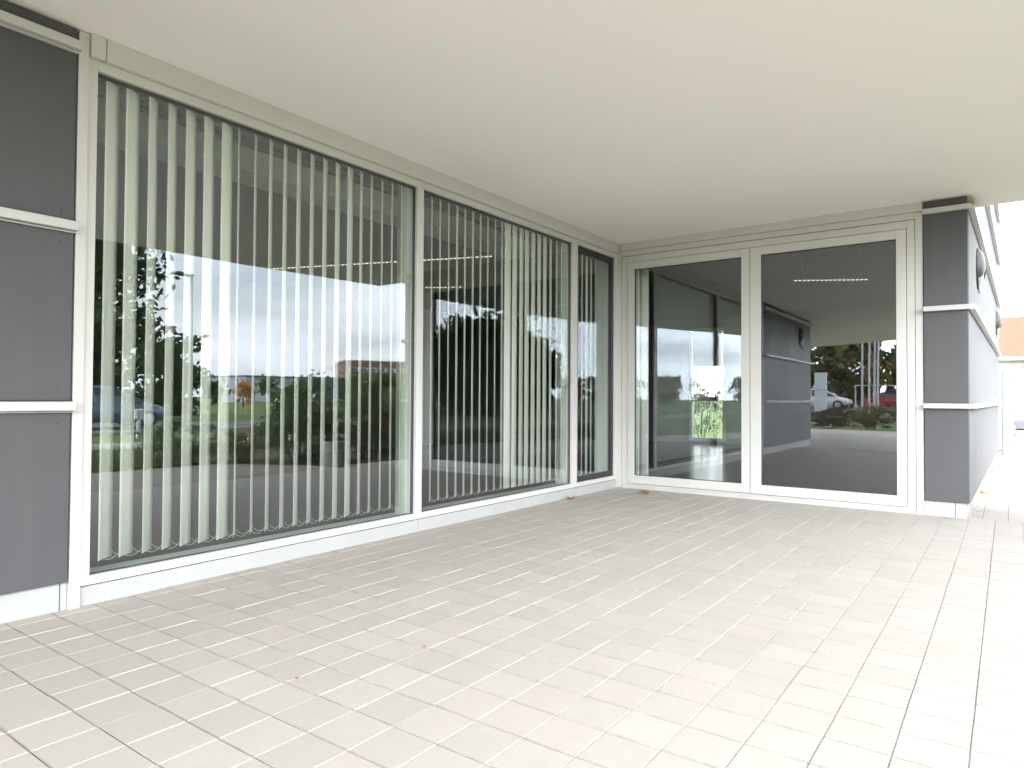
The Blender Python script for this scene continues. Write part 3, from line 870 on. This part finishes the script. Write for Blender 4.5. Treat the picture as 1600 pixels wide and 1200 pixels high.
# tall tree behind the blue car (left window's reflection)
tree('deciduous_tree', 'tall dark tree mirrored behind the blue car in the big window', 6.5, -31.5, 12.5, 3.6, 9500, 0.22, M['leaf_dark'], 11, 0.35, base_f=0.02, clumps=60)
tree('deciduous_tree', 'lower dark tree beside the street lamp, mirrored behind the blue car', 12.9, -35, 4.2, 2.0, 1800, 0.26, M['leaf_dark'], 12, 0.2, base_f=0.0)
shrub('hedge', 'dark leafy hedge right behind the blue car', 7.0, -29.5, 3.6, 1.2, 2.1, 3600, 0.13, M['leaf_dark'], 14, None, 5, clumps=40)
# dark grove behind the camera (twice mirrored in the middle window)
gv = [(-24.5, -28.5, 6.6, 3.4), (-27.5, -25.6, 6.6, 3.0), (-29.5, -24.2, 7.1, 3.1), (-31.5, -23.4, 5.4, 2.3), (-33, -27.5, 6.2, 3.4)]
gl = ['tallest dark tree of the grove mirrored in the middle window', 'leftmost dark tree of the grove mirrored in the middle window',
      'broad dark tree at the centre of the mirrored grove', 'rightmost dark tree of the grove mirrored beside a sky gap', 'dark tree standing behind the others of the mirrored grove']
for k, (x, y, h, rx) in enumerate(gv):
    tree('deciduous_tree', gl[k], x, y, h, rx, 3600, 0.34, M['leaf_dark'], 20+k, 0.3, 'dark grove behind the forecourt', base_f=0.03, clumps=50)
# far wood lines: individual trees copied from prototypes
protos = [tree('woodland_tree', 'x', 300, 0, 7.5, 3.6, 1300, 0.42, M['leaf_olive'], 31, 0.25, 'trees of the far wood line', base_f=0.05),
          tree('woodland_tree', 'x', 300, 0, 6.5, 3.2, 1300, 0.42, M['leaf_mid'], 32, 0.25, 'trees of the far wood line', base_f=0.05)]
for o in protos:          # the prototypes are modelled at x=300: bring their meshes to the origin
    for ch in o.children:
        ch.data.transform(Matrix.Translation((-300, 0, 0)))
        ch.matrix_parent_inverse = Matrix.Identity(4)
    o.location = (0, 0, 0)
def wood(a, b, n, seed, label, z0=0.0, smin=0.75, smax=1.2, first=None):
    rnd = random.Random(seed)
    for k in range(n):
        s = (k+0.5)/n+rnd.uniform(-0.25, 0.25)/n
        p = Vector(a).lerp(Vector(b), s)+Vector((rnd.uniform(-3, 3), rnd.uniform(-3, 3)))
        pr = protos[rnd.randrange(2)]
        c = copy_tree(pr, (p.x, p.y, z0), rnd.uniform(0, 6.28), rnd.uniform(smin, smax))
        c['label'] = label
        c['group'] = label
wood((-52, 2), (-56, 30), 11, 41, 'olive and green trees beyond the car park, mirrored in the right door leaf', 0.4, 0.7, 1.05)
wood((-120, -95), (-165, 10), 26, 42, 'small far trees on the field edge, mirrored in the left door leaf', 0.0, 0.75, 1.0)
wood((30, -75), (110, -95), 12, 43, 'low dark trees before the far halls, mirrored in the big window', 0.0, 0.28, 0.42)
for o in protos:
    for ch in list(o.children): bpy.data.objects.remove(ch)
    bpy.data.objects.remove(o)
tree('autumn_tree', 'small orange autumn tree on the lawn, mirrored in the big window', 33.0, -60, 2.9, 1.15, 700, 0.16, M['leaf_orange'], 51, 0.08, base_f=0.1, clumps=20)
tree('autumn_tree', 'dull yellow tree behind the flag poles, mirrored in the right door leaf', -49, by(1374, -49), 3.9, 1.0, 700, 0.16, M['leaf_yellow'], 52, 0.1, base_f=0.35, clumps=20, z0=0.4)
# shrubs of the planting bed (big window's reflection)
shrub('evergreen_shrub', 'tall dark green shrub right of the lawn view, mirrored above the concrete bin', -0.35, -6.0, 0.78, 0.75, 1.58, 6500, 0.042, M['leaf_shrub'], 61)
shrub('evergreen_shrub', 'tall dark green shrub at the right end of the mirrored bed', 1.5, -6.0, 0.95, 0.75, 1.62, 6000, 0.042, M['leaf_shrub'], 62)
shrub('evergreen_shrub', 'low rounded dark shrub left of the mirrored bed', -1.75, -7.2, 0.62, 0.55, 0.72, 2200, 0.04, M['leaf_shrub'], 63)
shrub('twiggy_shrub', 'loose olive shrub between the two dark mirrored shrubs', -1.05, -6.55, 0.45, 0.4, 0.6, 1100, 0.04, M['leaf_olive'], 64)
shrub('twiggy_shrub', 'brown twiggy shrub behind the concrete bin', -0.15, -5.35, 0.45, 0.4, 0.85, 1600, 0.035, M['leaf_brown'], 65)
shrub('twiggy_shrub', 'brown twiggy shrub at the far right of the mirrored bed', 0.75, -5.45, 0.5, 0.4, 0.95, 1700, 0.035, M['leaf_brown'], 66)
for k, (x, y) in enumerate([(3.2, -6.6), (5.2, -6.2)]):
    shrub('evergreen_shrub', ['shrub further along the gable bed, nearer the corner', 'shrub further along the gable bed, away from the corner'][k], x, y, 0.9, 0.7, 1.3, 1800, 0.05, M['leaf_mid'], 67+k)
# hedge beds west of the forecourt (right door leaf's reflection)
hb_lab = ['olive end of the clipped hedge, mirrored beside the grey cladding', 'reddish brown middle of the clipped hedge, mirrored in the right door leaf', 'dark olive stretch of the clipped hedge, mirrored under the flag poles', 'outer stretch of the clipped hedge, past the red car']
for k, (x, y, mt) in enumerate([(-21.9, 3.6, 'leaf_olive'), (-21.5, 1.9, 'leaf_brown'), (-21.1, 0.2, 'leaf_olive'), (-20.7, -1.6, 'leaf_brown')]):
    shrub('hedge', hb_lab[k], x, y, 0.75, 1.05, 0.85, 2600, 0.05, M[mt], 71+k, 'clipped hedge beyond the forecourt', 5, clumps=34)
# grass strips: blades nobody could count
gm = MB(); rnd = random.Random(5)
def inpoly(x, y, poly):
    c = False; j = len(poly)-1
    for i in range(len(poly)):
        if (poly[i][1] > y) != (poly[j][1] > y) and x < (poly[j][0]-poly[i][0])*(y-poly[i][1])/(poly[j][1]-poly[i][1])+poly[i][0]: c = not c
        j = i
    return c
gp = [(-12, -4.3), (-8.4, -5.75), (-5.2, -6.75), (-1.6, -6.7), (-2.5, -8.2), (3, -8.9), (4, -10.6), (-12, -11.2), (-18, -9)]
k = 0
while k < 14000:
    x, y = rnd.uniform(-16, 4), rnd.uniform(-11, -4.5)
    if not inpoly(x, y, gp): continue
    if y < -8.5 and rnd.random() < 0.4: continue
    h = rnd.uniform(0.06, 0.2); a = rnd.uniform(0, 6.28); wv = 0.008+rnd.random()*0.01
    lx, ly = rnd.gauss(0, 0.05), rnd.gauss(0, 0.05)
    gm.add([(x-math.cos(a)*wv, y-math.sin(a)*wv, -0.03), (x+math.cos(a)*wv, y+math.sin(a)*wv, -0.03), (x+lx, y+ly, h)], [(0, 1, 2)])
    k += 1
tag(gm.build('grass', M['grass']), 'rough green grass beside the dark path, mirrored in the big window', 'grass', kind='stuff')

# ------------------------------------------------------------------ street furniture and far things
def lamp_post(x, y, h):
    o = thing('street_lamp', 'slim street lamp with a short arm, mirrored beside the tall dark tree', 'street lamp', (x, y, 0))
    MB().tube([(x, y, -0.05), (x, y, h*0.5), (x, y, h)], [0.10, 0.09, 0.07], 10).build('pole', M['steel'], o, smooth=True)
    MB().box(x-0.75, y-0.14, h-0.06, x+0.05, y+0.14, h+0.04).build('lantern', M['lamp_dark'], o, bevel=0.03)
lamp_post(7.9, -24.6, 6.35)
# concrete litter bin
def bin_():
    x, y = -0.55, -4.72
    o = thing('concrete_bin', 'round grey concrete bin on the paving edge, mirrored in the big window', 'bin', (x, y, 0))
    m4 = Matrix.Translation((x, y, 0))
    MB().lathe([(0.0, -0.01), (0.17, -0.01), (0.185, 0.02), (0.19, 0.34), (0.195, 0.36)], m4, 28).build('body', M['concrete'], o, smooth=True)
    MB().lathe([(0.205, 0.355), (0.21, 0.38), (0.205, 0.40), (0.16, 0.40), (0.155, 0.30), (0.0, 0.28)], m4, 28).build('rim', M['concrete'], o)
bin_()
# road marker
_q = onz(217, 683, 0.0); mx_, my_ = _q.x, -_q.y
o = thing('road_marker', 'white marker post at the kerb in front of the blue car', 'marker post', (mx_, my_, 0))
MB().tube([(mx_, my_, -0.05), (mx_+0.02, my_, 0.5)], 0.05, 10).build('post', M['steel_w'], o)
MB().box(mx_-0.09, my_-0.06, 0.46, mx_+0.13, my_+0.06, 0.75).build('head', M['steel_w'], o, bevel=0.04, seg=3)

def loft(mb, secs, mi=0, caps=True):
    n = len(secs[0]); vs = [p for s in secs for p in s]; fs = []
    for i in range(len(secs)-1):
        for k in range(n):
            fs.append((i*n+k, i*n+(k+1)%n, (i+1)*n+(k+1)%n, (i+1)*n+k))
    if caps:
        fs.append(tuple(range(n))[::-1]); fs.append(tuple(range((len(secs)-1)*n, len(secs)*n)))
    mb.add(vs, fs, mi)
def car(name, label, loc, rz, paint, hatch=False, group=None):
    o = thing(name, label, 'car', (0, 0, 0), group)
    st = [(-2.18, 0.62, 0.42, 0.66), (-2.08, 0.78, 0.30, 0.86), (-1.6, 0.85, 0.24, 0.93), (-0.6, 0.88, 0.22, 0.93), (0.5, 0.88, 0.22, 0.92), (1.2, 0.87, 0.24, 0.88), (1.75, 0.82, 0.26, 0.78), (2.1, 0.70, 0.32, 0.66), (2.2, 0.5, 0.40, 0.56)]
    secs = []
    for x, hw, zb, zt in st:
        secs.append([(x, -hw*0.9, zb), (x, -hw, zb+0.12), (x, -hw, (zb+zt)/2), (x, -hw*0.95, zt-0.06), (x, -hw*0.82, zt), (x, hw*0.82, zt), (x, hw*0.95, zt-0.06), (x, hw, (zb+zt)/2), (x, hw, zb+0.12), (x, hw*0.9, zb)])
    mb = MB(); loft(mb, secs); mb.build('body', paint, o, smooth=True)
    back = -1.95 if hatch else -1.7
    rb = -1.5 if hatch else -0.95
    def ring(x0, x1, z, hw): return [(x0, -hw, z), (x1, -hw, z), (x1, hw, z), (x0, hw, z)]
    mb = MB(); loft(mb, [ring(back, 1.25, 0.88, 0.80), ring(back*0.75+rb*0.25, 0.85, 1.10, 0.74), ring(rb, 0.28, 1.36, 0.60)])
    mb.build('window', M['carglass'], o)
    mb = MB(); loft(mb, [ring(rb-0.05, 0.34, 1.345, 0.62), ring(rb-0.02, 0.26, 1.40, 0.58), ring(rb+0.2, 0.0, 1.44, 0.45)])
    for s in (-1, 1):
        mb.tube([(1.27, s*0.80, 0.89), (0.86, s*0.75, 1.10), (0.30, s*0.61, 1.36)], 0.035, 6)
        mb.tube([(-0.25, s*0.81, 0.89), (-0.28, s*0.745, 1.10), (-0.3, s*0.61, 1.36)], 0.035, 6)
        mb.tube([(back, s*0.80, 0.89), (back*0.75+rb*0.25, s*0.75, 1.10), (rb, s*0.61, 1.36)], 0.045, 6)
    mb.build('roof', paint, o)
    for x in (-1.35, 1.38):
        for s in (-1, 1):
            m4 = Matrix.Translation((x, s*0.80, 0.31)) @ Matrix.Rotation(R(90), 4, 'X')
            wh = MB().lathe([(0.0, -0.09), (0.28, -0.10), (0.31, -0.07), (0.31, 0.07), (0.28, 0.10), (0.0, 0.09)], m4, 22).build('wheel', M['rubber'], o)
            MB().lathe([(0.0, -0.115), (0.12, -0.108), (0.19, -0.104), (0.20, -0.09)], m4, 10).lathe([(0.0, 0.115), (0.12, 0.108), (0.19, 0.104), (0.20, 0.09)], m4, 10).build('rim', M['rim'], wh)
    for s in (-1, 1):
        MB().box(2.0, s*0.45, 0.55, 2.13, s*0.68, 0.65).build('headlight', M['lamp_glass'], o, bevel=0.02)
        MB().box(-2.14, s*0.5, 0.66, -2.06, s*0.72, 0.80).build('tail_light', M['red'], o, bevel=0.02)
    o.location = loc; o.rotation_euler = (0, 0, rz)
    return o
car('parked_car', 'blue grey saloon car on the road, mirrored at the left edge of the big window', (2.55, -20.9, 0), R(1), M['car_blue'])
car('parked_car', 'white hatchback behind the pylon sign, mirrored in the right door leaf', (-44, by(1291, -44)+0.6, 0.42), R(85+180), M['car_white'], True)
car('parked_car', 'red car half hidden by the right edge of the right door leaf', (-43.0, by(1402, -43), 0.42), R(85), M['car_red'], True)
for k, (x, y) in enumerate([(36, -55), (41, -57)]):
    car('parked_car', ['pale parked car by the far hall, next to the orange tree', 'dark parked car by the far hall, beside the pale one'][k], (x, y, 0), R(10), [M['car_white'], M['car_dark']][k])
# pylon sign
o = thing('pylon_sign', 'blank white pylon sign above the hedge, mirrored in the right door leaf', 'sign', (-36.5, by(1282, -36.5), 0.4))
py_ = by(1282, -36.5)
MB().box(-36.62, py_-0.33, 0.4, -36.4, py_+0.33, 1.62).box(-36.62, py_-0.33, 1.66, -36.4, py_+0.33, 2.72).build('sign_panel', M['sign_w'], o, bevel=0.01)
MB().box(-36.58, py_-0.28, 0.38, -36.44, py_+0.28, 2.6).build('core', M['steel'], o)
# flag poles
for k, y in enumerate([by(1346, -39.5), by(1357, -39.5), by(1365.5, -39.5), by(1371, -39.5)]):
    o = thing('flag_pole', ['pale flag pole standing apart, leftmost of the mirrored four', 'pale flag pole in the mirrored group of three, nearest the single one', 'middle flag pole of the mirrored group of three', 'outer flag pole of the mirrored group of three'][k], 'flag pole', (-39.5, y, 0.4), 'flag poles in the car park')
    MB().tube([(-39.5, y, 0.35), (-39.5, y-0.05, 4), (-39.5, y-0.1, 8)], [0.07, 0.055, 0.035], 8).build('pole', M['steel_w'], o)
    MB().tube([(-39.5, y, 0.38), (-39.5, y, 0.6)], 0.12, 8).build('base', M['steel'], o)
# barrier rail by the poles
o = thing('guard_rail', 'thin white rail fence behind the flag poles', 'fence', (-40.3, 1.5, 0.4))
MB().tube([(-40.3, 3.9, 2.0), (-40.3, -3, 2.0)], 0.03, 6).build('rail', M['steel_w'], o)
for y in (3.9, 1.2, -1.5):
    MB().tube([(-40.3, y, 0.4), (-40.3, y, 2.05)], 0.04, 6).build('post', M['steel_w'], o)

# far halls and the red brown block (big window's reflection)
o = thing('warehouse', 'long pale grey hall on the horizon, left of the mirrored shrubs', 'building', (62, -100, 0))
MB().box(59, -112, 0, 73, -100, 4.4).build('wall', M['hall_grey'], o)
MB().box(58.8, -112.2, 4.4, 73.2, -99.8, 4.65).build('roof', M['hall_blue'], o)
for k in range(3):
    MB().box(60.5+k*4.2, -100.0, 0.1, 63.2+k*4.2, -99.94, 3.0).build('gate', M['white_band'], o)
o = thing('warehouse', 'dark slate blue hall with a low roof, behind the mirrored shrubs', 'building', (75, -95, 0))
MB().box(73.5, -112, 0, 100, -101, 4.6).build('wall', M['hall_blue'], o)
MB().prism([(73.2, -112.2), (100.2, -112.2), (100.2, -100.7), (73.2, -100.7)], 4.6, 4.8).build('roof', M['hall_grey'], o)
for k in range(5):
    MB().box(75.5+k*4.5, -101.0, 1.6, 78.5+k*4.5, -100.95, 2.8).build('window', M['win_dark'], o)
o = thing('brick_block', 'red brown flat roofed block with white window bands on the horizon', 'building', (88, -97, 0))
q0, q1 = (80, -99.5), (96.5, -92.5)
MB().prism([q0, q1, (104, -104), (86, -110)], 0, 8.0).build('wall', M['brick'], o)
MB().prism([(79.8, -99.5), (96.6, -92.2), (104.3, -104), (86, -110.3)], 8.0, 8.25).build('roof', M['hall_grey'], o)
for z in (3.4, 6.0):
    e = 0.05
    dd = (Vector(q1)-Vector(q0)).normalized(); nn = Vector((dd.y, -dd.x)) if False else Vector((-dd.y, dd.x))
    a = Vector(q0)+dd*0.6+nn*e; b_ = Vector(q1)-dd*0.6+nn*e
    MB().obox(a, b_, 0.06, z, z+0.75).build('window_band', M['white_band'], o)
    mb = MB()
    for k in range(9):
        s0, s1 = (k+0.12)/9, (k+0.88)/9
        mb.obox(a.lerp(b_, s0)+nn*0.04, a.lerp(b_, s1)+nn*0.04, 0.05, z+0.12, z+0.62)
    mb.build('window', M['win_dark'], o)

# ------------------------------------------------------------------ right background strip
H = thing('white_house', 'white house with orange tiled roof beyond the gable at the right edge', 'house', (30, -9, 0))
ez = onx(1580, 562, 30).z
MB().box(30, -16, -0.05, 38, -2.5, ez).build('wall', M['wall_w'], H)
rf = MB()
rf.add([(29.6, -16.3, ez-0.02), (29.6, -2.2, ez-0.02), (34, -2.2, ez+2.15), (34, -16.3, ez+2.15), (38.4, -16.3, ez-0.02), (38.4, -2.2, ez-0.02),
        (29.6, -16.3, ez+0.1), (29.6, -2.2, ez+0.1), (34, -2.2, ez+2.3), (34, -16.3, ez+2.3), (38.4, -16.3, ez+0.1), (38.4, -2.2, ez+0.1)],
       [(0,1,2,3),(3,2,5,4),(6,9,8,7),(9,10,11,8),(0,6,7,1),(5,11,10,4),(1,7,8,2),(2,8,11,5),(0,3,9,6),(3,4,10,9)])
rfo = rf.build('roof', M['roof_o'], H)
c = onx(1582, 520, 31.5)
MB().box(31.2, c.y-0.22, c.z-1.0, 31.8, c.y+0.22, c.z).box(31.05, c.y-0.34, c.z, 31.95, c.y+0.34, c.z+0.42).build('chimney', M['wall_w'], rfo, bevel=0.02)
MB().box(31.0, c.y-0.38, c.z+0.422, 32.0, c.y+0.38, c.z+0.50).build('chimney_cap', M['red'], rfo)
for k in range(6):
    y = -3.4-k*0.42
    MB().box(30.1, y-0.03, ez+0.3, 30.14, y+0.03, ez+0.58).box(30.05, y-0.12, ez+0.3, 30.09, y+0.03, ez+0.35).build('snow_guard', M['red'], rfo)
MB().tube([(29.52, -16.3, ez+0.02), (29.52, -2.2, ez+0.02)], 0.09, 10).build('gutter', M['steel'], H)
c = onx(1589, 580, 29.85)
MB().tube([(29.52, c.y-0.5, ez), (29.7, c.y-0.3, ez-0.3), (29.85, c.y, ez-0.5), (29.85, c.y, 0)], 0.06, 8).build('downpipe', M['steel'], H)
c = onx(1572, 603, 29.97)
MB().box(29.93, c.y-0.22, c.z-0.25, 29.998, c.y+0.22, c.z+0.25).build('meter_box', M['sign_w'], H)
# container with railing on top
k = thing('skip_container', 'dark grey open container standing before the white house', 'container', (24, -5.3, 0))
c = onx(1582, 640, 24)
MB().prism([(24.2, c.y), (24.2, c.y-3), (26.4, c.y-3), (26.4, c.y)], 0.05, onx(1590, 657, 24).z).build('body', M['container'], k, bevel=0.02)
MB().prism([(24.5, c.y+0.1), (24.5, c.y-3), (24.7, c.y-3), (24.7, c.y+0.1)], onx(1590, 656, 24).z, onx(1590, 627, 24).z).build('back_board', M['steel'], k)
k = thing('tube_railing', 'light blue tube railing before the white house wall', 'railing', (26, -5, 0))
c = onx(1589, 591, 27.5); c2 = onx(1598, 591, 27.5)
MB().tube([(27.5, c.y, c.z), (27.5, c.y-3, c.z)], 0.035, 6).build('rail', M['blue_rail'], k)
for yy in (c2.y, c2.y-1.4):
    MB().tube([(27.5, yy, 0), (27.5, yy, c.z)], 0.035, 6).build('post', M['blue_rail'], k)
# mesh site fence along the end of the gable
k = thing('mesh_fence', 'galvanised mesh fence panels in a row past the end of the gable', 'fence', (12, -4.0, 0), 'mesh fences')
P0, P1 = Vector((9.6, -3.93)), Vector((17.5, -4.12))
mb = MB()
for s in range(5):
    a = P0.lerp(P1, s/4); mb.tube([(a.x, a.y, 0), (a.x, a.y, 1.75)], 0.03, 6)
mb.tube([(P0.x, P0.y, 1.72), (P1.x, P1.y, 1.72)], 0.02, 6).tube([(P0.x, P0.y, 0.12), (P1.x, P1.y, 0.12)], 0.02, 6)
mb.build('frame', M['fence_steel'], k)
mb = MB()
for s in range(70):
    a = P0.lerp(P1, s/69); mb.tube([(a.x, a.y, 0.12), (a.x, a.y, 1.72)], 0.008, 4)
for s in range(9):
    z = 0.2+s*0.18; mb.tube([(P0.x, P0.y, z), (P1.x, P1.y, z)], 0.008, 4)
mb.build('mesh', M['fence_steel'], k)
k = thing('site_barrier', 'red and white barrier post beside the dark container', 'barrier', (19, -4.2, 0))
c = onx(1583, 696, 19)
zb = 0.0
for i in range(6):
    MB().box(18.97, c.y-0.05, 0.02+i*0.16, 19.03, c.y+0.05, 0.02+(i+1)*0.16-0.003).build('board', M['red'] if i % 2 == 0 else M['sign_w'], k)
MB().box(18.8, c.y-0.12, -0.003, 19.2, c.y+0.12, 0.018).build('foot', M['rubber'], k)
# fence and greenery outside the garden window
k = thing('mesh_fence', 'white wire mesh railing outside the narrow garden window', 'fence', (9.5, 2.1, 0), 'mesh fences')
mb = MB()
for s in range(22): mb.tube([(9.5, 1.3+s*0.075, 0.0), (9.5, 1.3+s*0.075, 1.08)], 0.006, 5)
for z in (0.1, 0.35, 0.6, 0.85, 1.06): mb.tube([(9.5, 1.25, z), (9.5, 2.95, z)], 0.007, 5)
mb.build('mesh', M['steel_w'], k)
for kk, (yy, mt) in enumerate([(1.6, 'leaf_olive'), (2.5, 'leaf_mid')]):
    shrub('garden_shrub', ['olive shrub behind the wire mesh railing, right side', 'green shrub behind the wire mesh railing, left side'][kk], 11.2, yy+0.6, 0.6, 0.6, 1.45, 900, 0.05, M[mt], 91+kk, clumps=16)

# ------------------------------------------------------------------ fallen leaves
def dry_leaf(label, u, v, s, rz, z=0.0):
    p = onz(u, v, 0.0)
    rnd = random.Random(int(u))
    mb = MB(); n = 12; ctr = []
    vs = [(0, 0, 0.012*s/0.05)]
    for k in range(n):
        a = 2*math.pi*k/n
        r = s*(0.55+0.45*abs(math.cos(a*2.5)))*(0.8+0.4*rnd.random())
        vs.append((r*math.cos(a), r*0.7*math.sin(a), 0.006+rnd.random()*s*0.55))
    fs = [(0, 1+k, 1+(k+1) % n) for k in range(n)]
    vs2 = [(x, y, zq+0.0012) for x, y, zq in vs]
    mb.add(vs, [f[::-1] for f in fs]); mb.add(vs2, fs)
    mb.tube([(s*0.5, 0, 0.012), (s*1.2, s*0.2, 0.006)], 0.0015, 5)
    o = mb.build('dry_leaf', M['dry'])
    o.location = (p.x, p.y, 0.001); o.rotation_euler = (0, 0, rz)
    tag(o, label, 'leaf', 'fallen dry leaves')
dry_leaf('curled orange leaf against the plinth below the narrow window', 893, 781, 0.07, 0.4)
dry_leaf('curled orange leaf in front of the left door leaf', 1007, 772, 0.065, 1.7)
dry_leaf('red brown leaf on the paving beside the gable', 1536, 772, 0.06, 0.9)
dry_leaf('tiny orange leaf crumb on the open paving, middle of the forecourt', 663, 1012, 0.008, 2.4)
dry_leaf('small flat orange leaf scrap in a paving joint', 464, 1062, 0.010, 0.2)
dry_leaf('tiny leaf scrap at the foot of the gable', 1549, 738, 0.05, 0.2)
dry_leaf('dark leaf scrap along the gable, farthest one', 1563, 706, 0.07, 2.2)

# sand and leaf crumbs swept against the plinths
cm = MB(); rnd = random.Random(77)
def crumb(x, y, r):
    a = rnd.uniform(0, 6.28)
    vs = [(x+r*math.cos(a+t*2.09)*rnd.uniform(0.6, 1.3), y+r*math.sin(a+t*2.09)*rnd.uniform(0.6, 1.3), 0.0005) for t in range(3)]+[(x, y, r*rnd.uniform(0.5, 1.0))]
    cm.add(vs, [(0, 1, 3), (1, 2, 3), (2, 0, 3)])
for k in range(520):
    crumb(rnd.uniform(-6.9, -0.1), -0.012-abs(rnd.gauss(0, 0.022)), rnd.uniform(0.002, 0.0055))
for k in range(220):
    crumb(-0.014-abs(rnd.gauss(0, 0.02)), rnd.uniform(-3.65, -0.05), rnd.uniform(0.002, 0.006))
for k in range(160):
    a = rnd.uniform(0.1, 8.5); q = cl(a, 0.01+abs(rnd.gauss(0, 0.05))); crumb(q[0], q[1], rnd.uniform(0.005, 0.016))
for k in range(90):
    crumb(rnd.uniform(-6.5, -0.2), rnd.uniform(-4.1, -0.1), rnd.uniform(0.0015, 0.004))
M['crumb'] = leafmat('sand and leaf crumbs', [(0.16, 0.12, 0.08), (0.38, 0.30, 0.2), (0.5, 0.44, 0.34)])
tag(cm.build('debris', M['crumb']), 'fine tan sand and leaf crumbs along the white plinth', 'debris', kind='stuff')
